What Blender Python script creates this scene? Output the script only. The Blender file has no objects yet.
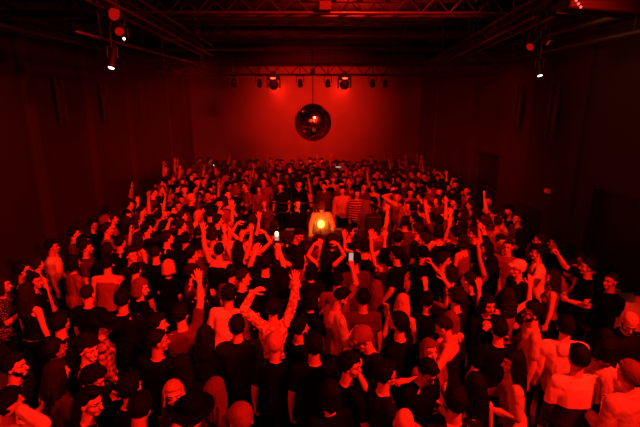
import bpy, bmesh, math, random
from mathutils import Vector, Matrix, Quaternion, Euler, noise
random.seed(11)
R = math.radians
SC = bpy.context.scene
COL = SC.collection
# ---------------------------------------------------------------- camera
F = 430.0; PITCH = R(15.0); YAW = R(0.93); CAMZ = 4.1
cam = bpy.data.cameras.new('camera'); cam.sensor_width = 36; cam.lens = 36*F/640
co = bpy.data.objects.new('camera', cam); COL.objects.link(co)
co.location = (0, 0, CAMZ); co.rotation_euler = (R(90)-PITCH, 0, -YAW)
cam.clip_start = .05; cam.clip_end = 200
SC.camera = co
CM = Euler((R(90)-PITCH, 0, -YAW)).to_matrix()
def ray(x, y): return CM @ Vector(((x-320)/F, -(y-213.5)/F, -1))
def at_z(x, y, z):
    d = ray(x, y); t = (z-CAMZ)/d.z; return Vector((0, 0, CAMZ))+d*t
def at_y(x, y, Y):
    d = ray(x, y); return Vector((0, 0, CAMZ))+d*(Y/d.y)
def at_x(x, y, X):
    d = ray(x, y); return Vector((0, 0, CAMZ))+d*(X/d.x)
# ---------------------------------------------------------------- materials
def mat(name, col, rough=.7, metal=0, emit=None, es=1, build=None, spec=None, bump=0, bscale=40):
    m = bpy.data.materials.new(name); m.use_nodes = True
    nt = m.node_tree; b = nt.nodes['Principled BSDF']
    b.inputs['Base Color'].default_value = (*col, 1); b.inputs['Roughness'].default_value = rough
    b.inputs['Metallic'].default_value = metal
    if spec is not None: b.inputs['Specular IOR Level'].default_value = spec
    if emit: b.inputs['Emission Color'].default_value = (*emit, 1); b.inputs['Emission Strength'].default_value = es
    tc = nt.nodes.new('ShaderNodeTexCoord')
    if bump:
        n = nt.nodes.new('ShaderNodeTexNoise'); n.inputs['Scale'].default_value = bscale
        nt.links.new(tc.outputs['Object'], n.inputs['Vector'])
        bp = nt.nodes.new('ShaderNodeBump'); bp.inputs['Strength'].default_value = bump; bp.inputs['Distance'].default_value = .02
        nt.links.new(n.outputs['Fac'], bp.inputs['Height']); nt.links.new(bp.outputs[0], b.inputs['Normal'])
        # slight procedural colour variation
        mx = nt.nodes.new('ShaderNodeMix'); mx.data_type = 'RGBA'
        mx.inputs[6].default_value = (*[c*.75 for c in col], 1); mx.inputs[7].default_value = (*[min(1, c*1.2) for c in col], 1)
        nt.links.new(n.outputs['Fac'], mx.inputs[0]); nt.links.new(mx.outputs[2], b.inputs['Base Color'])
    if build: build(nt, b, tc)
    return m
M = {}
for i, c in enumerate([(.62, .40, .30), (.50, .30, .22), (.72, .50, .40), (.36, .2, .14)]):
    M['skin%d' % i] = mat('skin_tone', c, .5, bump=.05, bscale=60)
for k, c in dict(black=(.0025, .0023, .0023), charcoal=(.007, .0065, .0065), dull=(.08, .03, .03), mid=(.22, .11, .10), light=(.5, .45, .42), white=(.8, .76, .72)).items():
    M['c_'+k] = mat('fabric_'+k, c, .85, bump=.7, bscale=11, spec=.04)
for k, c in dict(black=(.0025, .002, .002), brown=(.012, .007, .005), auburn=(.15, .07, .04), blonde=(.55, .4, .25), grey=(.3, .28, .26)).items():
    M['h_'+k] = mat('hair_'+k, c, .6, bump=.6, bscale=90, spec=.1)
def mixpat(nt, b, fac, c1, c2):
    mx = nt.nodes.new('ShaderNodeMix'); mx.data_type = 'RGBA'
    mx.inputs[6].default_value = (*c1, 1); mx.inputs[7].default_value = (*c2, 1)
    nt.links.new(fac, mx.inputs[0]); nt.links.new(mx.outputs[2], b.inputs['Base Color'])
def mth(nt, op, a, v=None, v2=None):
    n = nt.nodes.new('ShaderNodeMath'); n.operation = op
    for i, q in enumerate((a, v, v2)):
        if q is None: continue
        if isinstance(q, (int, float)): n.inputs[i].default_value = q
        else: nt.links.new(q, n.inputs[i])
    return n.outputs[0]
def p_plaid(nt, b, tc):
    s = nt.nodes.new('ShaderNodeSeparateXYZ'); nt.links.new(tc.outputs['Object'], s.inputs[0])
    a = mth(nt, 'GREATER_THAN', mth(nt, 'SINE', mth(nt, 'MULTIPLY', s.outputs[0], 75)), .2)
    c = mth(nt, 'GREATER_THAN', mth(nt, 'SINE', mth(nt, 'MULTIPLY', s.outputs[2], 75)), .2)
    mixpat(nt, b, mth(nt, 'MULTIPLY', mth(nt, 'ADD', a, c), .5), (.42, .2, .16), (.02, .02, .02))
def p_stripe(nt, b, tc):
    s = nt.nodes.new('ShaderNodeSeparateXYZ'); nt.links.new(tc.outputs['Object'], s.inputs[0])
    a = mth(nt, 'GREATER_THAN', mth(nt, 'SINE', mth(nt, 'MULTIPLY', s.outputs[2], 90)), .0)
    mixpat(nt, b, a, (.45, .25, .2), (.02, .02, .02))
def p_dots(nt, b, tc):
    v = nt.nodes.new('ShaderNodeTexVoronoi'); v.inputs['Scale'].default_value = 26; v.inputs['Randomness'].default_value = 0.1
    nt.links.new(tc.outputs['Object'], v.inputs['Vector'])
    mixpat(nt, b, mth(nt, 'LESS_THAN', v.outputs['Distance'], .33), (.02, .02, .02), (.5, .3, .28))
def p_two(nt, b, tc):
    s = nt.nodes.new('ShaderNodeSeparateXYZ'); nt.links.new(tc.outputs['Object'], s.inputs[0])
    mixpat(nt, b, mth(nt, 'GREATER_THAN', s.outputs[2], 1.17), (.015, .015, .015), (.8, .75, .7))
def p_flor(nt, b, tc):
    n = nt.nodes.new('ShaderNodeTexNoise'); n.inputs['Scale'].default_value = 18; nt.links.new(tc.outputs['Object'], n.inputs['Vector'])
    mixpat(nt, b, mth(nt, 'GREATER_THAN', n.outputs['Fac'], .5), (.35, .2, .15), (.85, .8, .6))
def p_glit(nt, b, tc):
    n = nt.nodes.new('ShaderNodeTexVoronoi'); n.inputs['Scale'].default_value = 60; nt.links.new(tc.outputs['Object'], n.inputs['Vector'])
    mixpat(nt, b, mth(nt, 'LESS_THAN', n.outputs['Distance'], .28), (.02, .02, .02), (.7, .6, .5))
for k, f in dict(plaid=p_plaid, stripe=p_stripe, dots=p_dots, two=p_two, floral=p_flor, glitter=p_glit).items():
    M['c_'+k] = mat('fabric_'+k, (.3, .3, .3), .85, build=f, spec=.15)
M['shoe'] = mat('shoe_leather', (.02, .02, .02), .5, bump=.1)
M['eye'] = mat('eye_dark', (.02, .015, .012), .2)
M['lip'] = mat('lip_tone', (.22, .06, .05), .4)
M['metal'] = mat('black_steel', (.05, .045, .045), .4, .6, bump=.1, bscale=20)
M['pipe'] = mat('truss_aluminium', (.09, .08, .08), .4, .7, bump=.1, bscale=30)
M['plastic'] = mat('black_plastic', (.015, .015, .015), .4, bump=.08)
M['chrome'] = mat('mirror_glass', (.8, .8, .8), .14, 1)
M['printred'] = mat('shirt_print_ink', (.7, .3, .3), .7)
def E(n, c, s): return mat(n, (0, 0, 0), .5, emit=c, es=s)
M['redlens'] = E('red_lamp_lens', (1, .035, .02), 8)
M['redglow'] = mat('red_lamp_glow', (.02, 0, 0), .9, emit=(1, .008, .003), es=.35, spec=0)
M['white_led'] = E('white_led', (1, .85, .75), 5)
M['phone_led'] = E('phone_torch', (1, .7, .3), 4)
M['screen'] = E('phone_screen', (1, .6, .5), .55)
M['bulb'] = E('warm_bulb', (1, .5, .04), 9)
M['jog'] = E('deck_display', (1, .05, .03), .25)
# ---------------------------------------------------------------- mesh helpers
def capsule(bm, p0, p1, r0, r1=None, n=10, rings=3, sy=1):
    p0 = Vector(p0); p1 = Vector(p1); r1 = r0 if r1 is None else r1
    d = p1-p0; L = d.length
    if L < 1e-6: d = Vector((0, 0, 1)); L = 1e-6
    d = d.normalized()
    q = d.to_track_quat('Z', 'Y').to_matrix()
    rs = []
    for i in range(rings+1):
        a = -math.pi/2+math.pi/2*i/rings; rs.append((math.sin(a)*r0, max(math.cos(a), .02)*r0))
    for i in range(rings+1):
        a = math.pi/2*i/rings; rs.append((L+math.sin(a)*r1, max(math.cos(a), .02)*r1))
    prev = None; first = None
    for z, r in rs:
        ring = [bm.verts.new(p0+q @ Vector((math.cos(2*math.pi*k/n)*r, math.sin(2*math.pi*k/n)*r*sy, z))) for k in range(n)]
        if prev:
            for k in range(n): bm.faces.new((prev[k], prev[(k+1) % n], ring[(k+1) % n], ring[k]))
        else: first = ring
        prev = ring
    bm.faces.new(prev); bm.faces.new(first[::-1])
def ellip(bm, c, r, mtx=None, n=16, m=10):
    c = Vector(c); prev = None
    def P(v): return (mtx @ v) if mtx else v
    for i in range(m+1):
        a = -math.pi/2+math.pi*i/m; z = math.sin(a); rr = max(math.cos(a), .01)
        ring = [bm.verts.new(P(c+Vector((math.cos(2*math.pi*k/n)*rr*r[0], math.sin(2*math.pi*k/n)*rr*r[1], z*r[2])))) for k in range(n)]
        if prev:
            for k in range(n): bm.faces.new((prev[k], prev[(k+1) % n], ring[(k+1) % n], ring[k]))
        else: bm.faces.new(ring[::-1])
        prev = ring
    bm.faces.new(prev)
def loft(bm, rings, mtx=None, n=20, e=2.3):
    prev = None
    for (z, w, d, y) in rings:
        ring = []
        for k in range(n):
            a = 2*math.pi*k/n; c, s = math.cos(a), math.sin(a)
            v = Vector((math.copysign(abs(c)**(2/e), c)*w, y+math.copysign(abs(s)**(2/e), s)*d, z))
            ring.append(bm.verts.new((mtx @ v) if mtx else v))
        if prev:
            for k in range(n): bm.faces.new((prev[k], prev[(k+1) % n], ring[(k+1) % n], ring[k]))
        else: bm.faces.new(ring[::-1])
        prev = ring
    bm.faces.new(prev)
def box(bm, c, s, mtx=None):
    c = Vector(c); vs = []
    for dx in (-1, 1):
        for dy in (-1, 1):
            for dz in (-1, 1):
                v = c+Vector((dx*s[0]/2, dy*s[1]/2, dz*s[2]/2)); vs.append(bm.verts.new((mtx @ v) if mtx else v))
    for f in ((0, 1, 3, 2), (4, 6, 7, 5), (0, 4, 5, 1), (2, 3, 7, 6), (0, 2, 6, 4), (1, 5, 7, 3)): bm.faces.new([vs[i] for i in f])
def tube(bm, p0, p1, r, n=8):
    p0 = Vector(p0); p1 = Vector(p1); q = (p1-p0).normalized().to_track_quat('Z', 'Y').to_matrix()
    A = [bm.verts.new(p0+q @ Vector((math.cos(2*math.pi*k/n)*r, math.sin(2*math.pi*k/n)*r, 0))) for k in range(n)]
    B = [bm.verts.new(p1+q @ Vector((math.cos(2*math.pi*k/n)*r, math.sin(2*math.pi*k/n)*r, 0))) for k in range(n)]
    for k in range(n): bm.faces.new((A[k], A[(k+1) % n], B[(k+1) % n], B[k]))
    bm.faces.new(A[::-1]); bm.faces.new(B)
def tomesh(bm, name, m=None, smooth=False, bevel=0):
    if bevel:
        bmesh.ops.bevel(bm, geom=bm.edges[:], offset=bevel, segments=2, affect='EDGES', profile=.5)
    bmesh.ops.recalc_face_normals(bm, faces=bm.faces[:])
    me = bpy.data.meshes.new(name); bm.to_mesh(me); bm.free()
    if smooth:
        for p in me.polygons: p.use_smooth = True
    me.materials.append(m)
    return me
def link(me, name, parent=None, **kw):
    o = bpy.data.objects.new(name, me); COL.objects.link(o)
    if parent: o.parent = parent
    for k, v in kw.items(): o[k] = v
    return o
def make(name, fn, m, parent=None, smooth=False, bevel=0, **kw):
    bm = bmesh.new(); fn(bm); return link(tomesh(bm, name, m, smooth, bevel), name, parent, **kw)
def thing(name, label, cat, loc=(0, 0, 0), rz=0, group=None):
    o = bpy.data.objects.new(name, None); COL.objects.link(o); o.location = loc; o.rotation_euler = (0, 0, rz)
    o.empty_display_size = .1; o['label'] = label; o['category'] = cat
    if group: o['group'] = group
    return o
def remeshed(bm, name, voxel, ratio=None, smooth_it=2, disp=None):
    """union of closed pieces -> one continuous surface"""
    bmesh.ops.recalc_face_normals(bm, faces=bm.faces[:])
    me = bpy.data.meshes.new('tmp'); bm.to_mesh(me); bm.free()
    o = bpy.data.objects.new('tmp', me); COL.objects.link(o)
    md = o.modifiers.new('r', 'REMESH'); md.mode = 'VOXEL'; md.voxel_size = voxel; md.use_smooth_shade = True
    if smooth_it:
        s = o.modifiers.new('s', 'SMOOTH'); s.factor = .5; s.iterations = smooth_it
    if ratio:
        d = o.modifiers.new('d', 'DECIMATE'); d.ratio = ratio
    dg = bpy.context.evaluated_depsgraph_get(); dg.update()
    out = bpy.data.meshes.new_from_object(o.evaluated_get(dg)); out.name = name
    bpy.data.objects.remove(o); bpy.data.meshes.remove(me)
    if disp:
        for v in out.vertices: v.co = disp(v.co.copy(), v.normal.copy())
    for p in out.polygons: p.use_smooth = True
    out.materials.clear()
    return out
# ---------------------------------------------------------------- people
V = Vector
# arm = (upper dir, fore dir, hand dir, palm normal, finger curl); x is 'outwards'
ARM = dict(
 down=((.16, .02, -1), (.06, .18, -1), (.0, .12, -1), (-1, 0, 0), .35),
 loose=((.25, -.05, -1), (.1, .55, -.9), (0, .5, -.8), (-1, 0, -.2), .4),
 bent=((.2, .0, -1), (-.25, 1, .1), (-.3, 1, .2), (-.9, -.3, .2), .75),
 hold=((.22, .25, -1), (-.45, .85, .55), (-.4, .7, .6), (-.9, -.2, .2), .9),
 mouth=((.3, .6, -.8), (-.5, .3, 1), (-.5, .1, .9), (-.7, -.6, 0), .8),
 up=((.35, .15, 1), (.12, .2, 1), (.05, .1, 1), (0, 1, 0), .1),
 upb=((.8, .15, .35), (.05, .2, 1), (.1, .1, 1), (0, 1, 0), .25),
 arch=((.75, .1, .75), (-.55, .15, 1), (-.9, .1, .45), (0, .3, -1), .3),
 wide=((1, .1, .1), (.3, .3, 1), (.2, .2, 1), (0, 1, 0), .15),
 fwd=((.2, 1, .0), (-.05, 1, .35), (0, 1, .4), (0, .2, -1), .3),
 phone=((.3, .9, .35), (-.35, .6, .9), (-.2, .4, 1), (-.2, 1, 0), .6),
 head=((.9, .1, .6), (-.95, -.1, .35), (-1, -.1, .0), (0, .2, -1), .4),
 side=((.9, .3, -.5), (.6, .8, -.1), (.6, .9, 0), (0, .1, -1), .3),
 back=((.3, -.4, -1), (.0, .1, -1), (0, .1, -1), (-1, 0, 0), .4),
 table=((.3, .5, -.8), (.0, .9, -.45), (0, 1, -.1), (0, 0, -1), .2),
)
POSE = dict(  # (left arm, right arm, lean fwd deg, lean side deg, stance)
 stand=('down', 'down', 2, 0, 0), relax=('loose', 'down', 4, 3, 1), relax2=('down', 'loose', 2, -3, 1),
 drinkR=('down', 'hold', 2, 2, 1), drinkL=('hold', 'down', 2, -2, 0), clasp=('bent', 'bent', 5, 0, 0),
 mouth=('mouth', 'mouth', 8, 0, 1), up2=('up', 'up', 0, 0, 0), upb2=('upb', 'upb', 0, 2, 1), upR=('loose', 'up', 2, -4, 1),
 upL=('up', 'loose', 2, 4, 1), arch=('arch', 'arch', 0, 0, 0), archup=('arch', 'up', 0, 2, 0), wide=('wide', 'loose', 2, 0, 1),
 wideR=('down', 'wide', 2, 0, 0), reach=('down', 'fwd', 6, 0, 0), phone=('phone', 'phone', 0, 0, 0), phoneR=('bent', 'phone', 0, 0, 0),
 headR=('bent', 'head', 4, 3, 0), sideR=('down', 'side', 3, 0, 0), sideL=('side', 'down', 3, 0, 0), bend=('table', 'table', 38, 0, 0),
 table=('table', 'table', 12, 0, 0), dance=('hold', 'upb', 4, -5, 1), dance2=('upb', 'hold', 5, 5, 1), tableR=('loose', 'table', 6, 0, 1))
LOOK = dict(n=(0, 0, 0), d=(0, -28, 0), u=(0, 16, 0), l=(42, -4, 0), r=(-42, -4, 0), dl=(30, -26, 4), dr=(-30, -26, -4), t=(8, -8, 14))
def orient(d, n):
    d = d.normalized(); n = (n-d*n.dot(d)).normalized(); return d, n
class Sk: pass
def skeleton(pose, look, sex):
    la, ra, lf, ls, st = POSE[pose]
    K = Sk(); K.sex = sex
    piv = V((0, 0, .95))
    rot = Matrix.Rotation(R(-lf), 3, 'X') @ Matrix.Rotation(R(ls), 3, 'Y')
    shift = V((0, -.004*lf if lf > 20 else 0, 0))
    K.T = Matrix.Translation(piv+shift) @ rot.to_4x4() @ Matrix.Translation(-piv)
    K.pelvis = piv+shift
    yaw, pit, rol = LOOK[look]
    K.neck = K.T @ V((0, -.012, 1.44)); hp = K.T @ V((0, .008, 1.525))
    back = rot.lerp(Matrix.Identity(3), .65)
    hr = Matrix.Rotation(R(yaw), 3, 'Z') @ Matrix.Rotation(R(pit), 3, 'X') @ Matrix.Rotation(R(rol), 3, 'Y')
    K.H = Matrix.Translation(hp) @ (back @ hr).to_4x4()
    sw = .182 if sex == 'm' else .158
    K.arms = []
    for s, nm in ((-1, la), (1, ra)):
        u, f, h, n, c = ARM[nm]
        u, f, h, n = [V((q[0]*s, q[1], q[2])) for q in (u, f, h, n)]
        if nm not in ('down', 'loose', 'table'):
            u, f, h, n = [rot.lerp(Matrix.Identity(3), .5) @ q for q in (u, f, h, n)]
        lift = max(0, u.normalized().z)
        sh = K.T @ V((s*(sw-.02*lift), -.008, 1.388+.055*lift))
        e = sh+u.normalized()*(.285 if sex == 'm' else .265)
        w = e+f.normalized()*(.25 if sex == 'm' else .235)
        K.arms.append((s, sh, e, w, h.normalized(), n, c))
    K.legs = []
    for s in (-1, 1):
        hip = K.pelvis+V((s*.092, 0, -.03)); ank = V((s*(.12 if st == 0 else .14), -.02 if (st == 0 or s < 0) else .1, .085))
        kn = (hip+ank)/2+V((s*.01, .035 if st == 0 or s < 0 else .07, .01))
        K.legs.append((s, hip, kn, ank))
    return K
def head_geo(bm, H, sex):
    w = 1 if sex == 'm' else .95
    ellip(bm, (0, -.012, .142), (.076*w, .095, .094), H)
    ellip(bm, (0, .028, .075), (.058*w, .062, .075), H)
    ellip(bm, (0, .03, .035), (.047*w, .048, .04), H)
    E2 = lambda p: H @ V(p)
    capsule(bm, E2((-.012, .07, .018)), E2((.012, .07, .018)), .02*(1.1 if sex == 'm' else .85))
    capsule(bm, E2((0, .086, .112)), E2((0, .107, .074)), .009, .015)
    for s in (-1, 1):
        capsule(bm, E2((s*.012, .083, .129)), E2((s*.048*w, .062, .127)), .0115, .011)
        ellip(bm, (s*.042*w, .052, .075), (.022, .026, .026), H, 10, 8)
        ellip(bm, (s*.077*w, -.005, .1), (.012, .02, .033), H, 10, 8)
        ellip(bm, (s*.031*w, .070, .107), (.014, .012, .01), H, 10, 6)
    capsule(bm, E2((-.017, .083, .051)), E2((.017, .083, .051)), .0085)
    capsule(bm, E2((-.014, .080, .041)), E2((.014, .080, .041)), .009)
def hand_geo(bm, s, w, h, n, curl):
    h, n = orient(h, n); t = (h.cross(n)*s).normalized()
    P = lambda a, b, c=0: w+h*a+t*b+n*c
    for b, L in ((.030, .084), (.010, .088), (-.010, .084), (-.029, .078)):
        capsule(bm, P(-.005, b*.55), P(L, b), .0165, .0135, 8, 2)
    capsule(bm, P(.01, .018, .004), P(.055, .028, .006), .016, .013, 8, 2)
    for i, (b, L0, fl) in enumerate(((.031, .084, .074), (.0105, .088, .084), (-.0105, .084, .077), (-.031, .078, .06))):
        p = P(L0, b); spread = (1-curl)*.25*(b/.03)
        ang = 0
        for k, fr in enumerate((.45, .32, .25)):
            ang += curl*(1.15 if k else .9)*(1+.08*i)
            d = (h*math.cos(ang)+n*math.sin(ang)+t*spread*(1-.5*curl)).normalized()
            q = p+d*fl*fr; capsule(bm, p, q, .0105-.0009*k, .0098-.0009*k, 8, 2); p = q
    p = P(.03, .03, .006); ang = .5
    for k, L in enumerate((.038, .03, .024)):
        d = (h*(.75+.15*k)+t*(.75-.45*k*(.4+curl))+n*(.35+.5*curl)).normalized()
        q = p+d*L; capsule(bm, p, q, .0135-.001*k, .0118-.001*k, 8, 2); p = q
TM = [(.84, .15, .10, -.005), (.90, .168, .118, -.008), (.97, .165, .112, -.004), (1.07, .145, .1, 0), (1.18, .157, .112, .004), (1.29, .175, .12, .002), (1.37, .168, .105, -.006), (1.42, .125, .08, -.012), (1.455, .07, .06, -.012)]
TF = [(.84, .16, .105, -.005), (.90, .178, .125, -.01), (.97, .168, .115, -.006), (1.07, .122, .088, 0), (1.17, .13, .094, .003), (1.28, .148, .102, .0), (1.36, .142, .09, -.006), (1.41, .105, .07, -.012), (1.45, .06, .052, -.012)]
def body_mesh(K, voxel=.0068, ratio=.2):
    bm = bmesh.new(); f = K.sex == 'f'
    loft(bm, TF if f else TM, K.T)
    if f:
        for s in (-1, 1): ellip(bm, (s*.068, .072, 1.265), (.06, .058, .058), K.T)
    capsule(bm, K.neck-V((0, 0, .03)), K.H @ V((0, -.005, .05)), .062 if not f else .05, .053 if not f else .044, 14)
    head_geo(bm, K.H, K.sex)
    k = .86 if f else 1
    for (s, sh, e, w, h, n, c) in K.arms:
        capsule(bm, K.T @ V((s*.05, -.015, 1.41)), sh, .05*k, .056*k, 12)
        capsule(bm, sh, e, .055*k, .042*k, 12); capsule(bm, e, e.lerp(w, .35), .043*k, .044*k, 12); capsule(bm, e.lerp(w, .3), w, .044*k, .027*k, 12)
        hand_geo(bm, s, w, h, n, c)
    for (s, hip, kn, ank) in K.legs:
        capsule(bm, hip, kn, .088, .056, 12); capsule(bm, kn, kn.lerp(ank, .35), .055, .056, 12); capsule(bm, kn.lerp(ank, .3), ank, .055, .037, 12)
        capsule(bm, ank+V((0, -.03, -.045)), ank+V((s*.02, .14, -.052)), .036, .028, 10)
    return remeshed(bm, 'body', voxel, ratio, 1)
def fold(amp, seed):
    def f(c, n):
        q = noise.noise(V((c.x*9+seed, c.y*9, c.z*4)))+.5*noise.noise(V((c.x*20, c.y*20+seed, c.z*11)))
        w = noise.noise(V((c.x*5, c.y*5+seed, c.z*7+c.x*6)))
        crease = (1-min(1, abs(w)*7))          # sharp pulled folds
        return c+n*(q*amp-crease*amp*.9)
    return f
def top_mesh(K, kind, voxel=.013, ratio=.5):
    bm = bmesh.new(); f = K.sex == 'f'; T = TF if f else TM
    if kind == 'tank':
        off = .012; low = .9 if f else .84
        rr = [(z, w+off-(0.03 if z > 1.34 else 0), d+off, y) for (z, w, d, y) in T if low < z < 1.4]
        loft(bm, rr, K.T)
        for s in (-1, 1):
            capsule(bm, K.T @ V((s*.085, .07, 1.33)), K.T @ V((s*.085, -.02, 1.44)), .02, .02, 8)
            capsule(bm, K.T @ V((s*.085, -.02, 1.44)), K.T @ V((s*.07, -.1, 1.33)), .02, .02, 8)
            if f: ellip(bm, (s*.068, .075, 1.262), (.067, .064, .062), K.T)
        return remeshed(bm, 'top', voxel, ratio, 1, fold(.005, 1))
    off = dict(tee=.014, long=.015, hoodie=.032, jacket=.028)[kind]
    rr = []
    for (z, w, d, y) in T:
        o = off*(.55 if z > 1.4 else 1)
        extra = .012 if .95 < z < 1.2 else 0
        rr.append((z-(.02 if z < .85 else 0), w+o+extra+(.012 if f and kind != 'tee' and .95 < z < 1.2 else 0), d+o+extra, y))
    if kind in ('jacket', 'hoodie'): rr[0] = (rr[0][0], rr[0][1]+.005, rr[0][2]+.005, rr[0][3])
    loft(bm, rr, K.T)
    if f:
        for s in (-1, 1): ellip(bm, (s*.066, .075, 1.262), (.07, .062+off*.5, .066), K.T)
    k = .9 if f else 1; of = off*.85
    for (s, sh, e, w, h, n, c) in K.arms:
        capsule(bm, K.T @ V((s*.06, -.015, 1.405)), sh, .052*k+of*.7, .056*k+of, 12)
        if kind == 'tee':
            capsule(bm, sh, sh.lerp(e, .62), .057*k+of, .056*k+of, 14)
        else:
            capsule(bm, sh, e, .056*k+of, .048*k+of, 14); capsule(bm, e, e.lerp(w, .93), .048*k+of, .036*k+of*.8, 14)
            capsule(bm, e.lerp(w, .88), e.lerp(w, .92), .036*k+of*.75, None, 14)
    if kind == 'hoodie':
        for i in range(9):
            a = -2.5+i*5/8; b = -2.5+(i+1)*5/8
            g = lambda a: K.T @ V((math.sin(a)*.088, -.02-math.cos(a)*.075, 1.455-.03*(1-math.cos(a))*.5))
            capsule(bm, g(a), g(b), .034, .034, 8)
        ellip(bm, (0, -.115, 1.40), (.1, .045, .075), K.T)
    elif kind == 'jacket':
        for i in range(8):
            a = -2.3+i*4.6/7; b = a+4.6/7
            g = lambda a: K.T @ V((math.sin(a)*.075, -.015-math.cos(a)*.068, 1.462))
            if b < 2.4: capsule(bm, g(a), g(b), .022, .022, 8)
    return remeshed(bm, 'top', voxel, ratio, 2, fold(.009 if kind != 'tee' else .007, hash(kind) % 7 if False else len(kind)))
def trouser_mesh(K, kind='trousers', voxel=.016, ratio=.4):
    bm = bmesh.new(); f = K.sex == 'f'; T = TF if f else TM
    Tp = Matrix.Translation(K.pelvis-V((0, 0, .95)))
    loft(bm, [(z, w+.013, d+.013, y) for (z, w, d, y) in T if z < 1.0], Tp)
    for (s, hip, kn, ank) in K.legs:
        capsule(bm, hip, kn, .096, .075, 12); capsule(bm, kn, ank+V((0, 0, .02)), .075, .06, 12)
    return remeshed(bm, 'trousers', voxel, ratio, 2, fold(.006, 3))
def shoe_mesh(s, ank):
    bm = bmesh.new()
    capsule(bm, ank+V((0, -.035, -.035)), ank+V((s*.02, .145, -.048)), .046, .036, 12)
    capsule(bm, ank+V((0, -.01, .0)), ank+V((0, .01, -.03)), .05, .045, 12)
    box(bm, ank+V((s*.01, .055, -.075)), (.085, .27, .02))
    return remeshed(bm, 'shoe', .012, .5, 1)
# hair, in the head frame
def strand(c, n):
    q = math.sin(math.atan2(c.x, c.y+.02)*26+c.z*8)*.0022+noise.noise(c*38)*.004
    return c+n*q
def hair_mesh(style):
    bm = bmesh.new()
    def cap(th=.014, front=.045, lowz=.06, side=.0, sc=1):
        n, m = 28, 16; prev = None
        for i in range(m+1):
            a = -math.pi/2+math.pi*i/m; z = math.sin(a); rr = max(math.cos(a), .01); ring = []
            for k in range(n):
                b = 2*math.pi*k/n; d = V((math.cos(b)*rr, math.sin(b)*rr, z))
                p = V((d.x*(.078+th), -.014+d.y*(.097+th), .142+d.z*(.095+th*1.3)))
                line = .172+min(0, (-(p.y-front))*1.5)*0
                yy = p.y
                lim = lowz if yy < -.02 else (lowz+(yy+.02)*(.17-lowz)/(front+.02) if yy < front else .178)
                msk = max(0, min(1, (p.z-lim)/.018+.5))
                q = V((d.x*.06, -.014+d.y*.08, .142+d.z*.08)).lerp(p, msk)
                ring.append(bm.verts.new(q))
            if prev:
                for k in range(n): bm.faces.new((prev[k], prev[(k+1) % n], ring[(k+1) % n], ring[k]))
            else: bm.faces.new(ring[::-1])
            prev = ring
        bm.faces.new(prev)
    dsp = strand; vox = .0065
    if style == 'buzz': cap(.005, .05, .075); dsp = None
    elif style == 'short': cap(.015, .05, .055); ellip(bm, (0, .055, .212), (.06, .035, .022)); ellip(bm, (.01, .0, .235), (.06, .07, .02))
    elif style == 'fade': cap(.007, .05, .08); ellip(bm, (0, .02, .225), (.062, .08, .032))
    elif style == 'curly':
        cap(.018, .05, .06); rnd = random.Random(3)
        for i in range(90):
            a = rnd.uniform(0, 6.28); z = rnd.uniform(-.1, 1); rr = math.sqrt(max(0, 1-z*z))
            p = V((math.cos(a)*rr*.1, -.014+math.sin(a)*rr*.115, .15+z*.115))
            if p.y > .05 and p.z < .18: continue
            if p.y > -.03 and p.z < .08+p.y: continue
            ellip(bm, p, (.02, .02, .02), None, 8, 6)
    elif style == 'bob':
        cap(.018, .045, .03)
        for i in range(17):
            a = R(-118+i*236/16); x, y = math.sin(a), -math.cos(a)
            capsule(bm, (x*.075, -.015+y*.095, .17), (x*.098, -.02+y*.105, .02), .022, .018, 8)
    elif style in ('long', 'longs'):
        cap(.016, .045, .03); L = -.2 if style == 'long' else -.12
        for i in range(17):
            a = R(-112+i*224/16); x, y = math.sin(a), -math.cos(a)
            mid = V((x*.092, -.018+y*.105, .05)); low = V((x*.105, -.055+y*.085, L+.05*abs(x)))
            capsule(bm, (x*.07, -.015+y*.088, .18), mid, .02, .022, 8); capsule(bm, mid, low, .023, .017, 8)
        for i in range(9):
            x = -.09+i*.0225; capsule(bm, (x, -.1, .03), (x*1.05, -.125, L-.02), .02, .014, 8)
    elif style == 'pony':
        cap(.012, .045, .05)
        pts = [(0, -.1, .2), (0, -.16, .17), (0, -.175, .08), (0, -.15, -.04)]
        for a, b, r in zip(pts, pts[1:], (.025, .034, .026)): capsule(bm, a, b, r, r*.8, 10)
    elif style == 'bun':
        cap(.012, .045, .05); ellip(bm, (0, -.06, .255), (.042, .042, .036))
    elif style == 'cap':
        cap(.012, .05, .06)
        ellip(bm, (0, -.008, .168), (.098, .118, .092)); dsp = None
        capsule(bm, (-.05, .09, .178), (.05, .09, .178), .024, .024, 10); capsule(bm, (-.035, .13, .17), (.035, .13, .17), .02, .02, 10)
    elif style == 'beanie':
        ellip(bm, (0, -.014, .165), (.096, .114, .098)); dsp = None
    elif style == 'beard':
        ellip(bm, (0, .03, .035), (.054, .057, .04)); ellip(bm, (0, .065, .014), (.032, .028, .028))
        for s in (-1, 1): capsule(bm, (s*.045, .052, .045), (s*.07, .0, .085), .018, .009)
        capsule(bm, (-.022, .092, .064), (.022, .092, .064), .006); vox = .005
    me = remeshed(bm, 'hair', vox, .5, 1, dsp)
    return me
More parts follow.
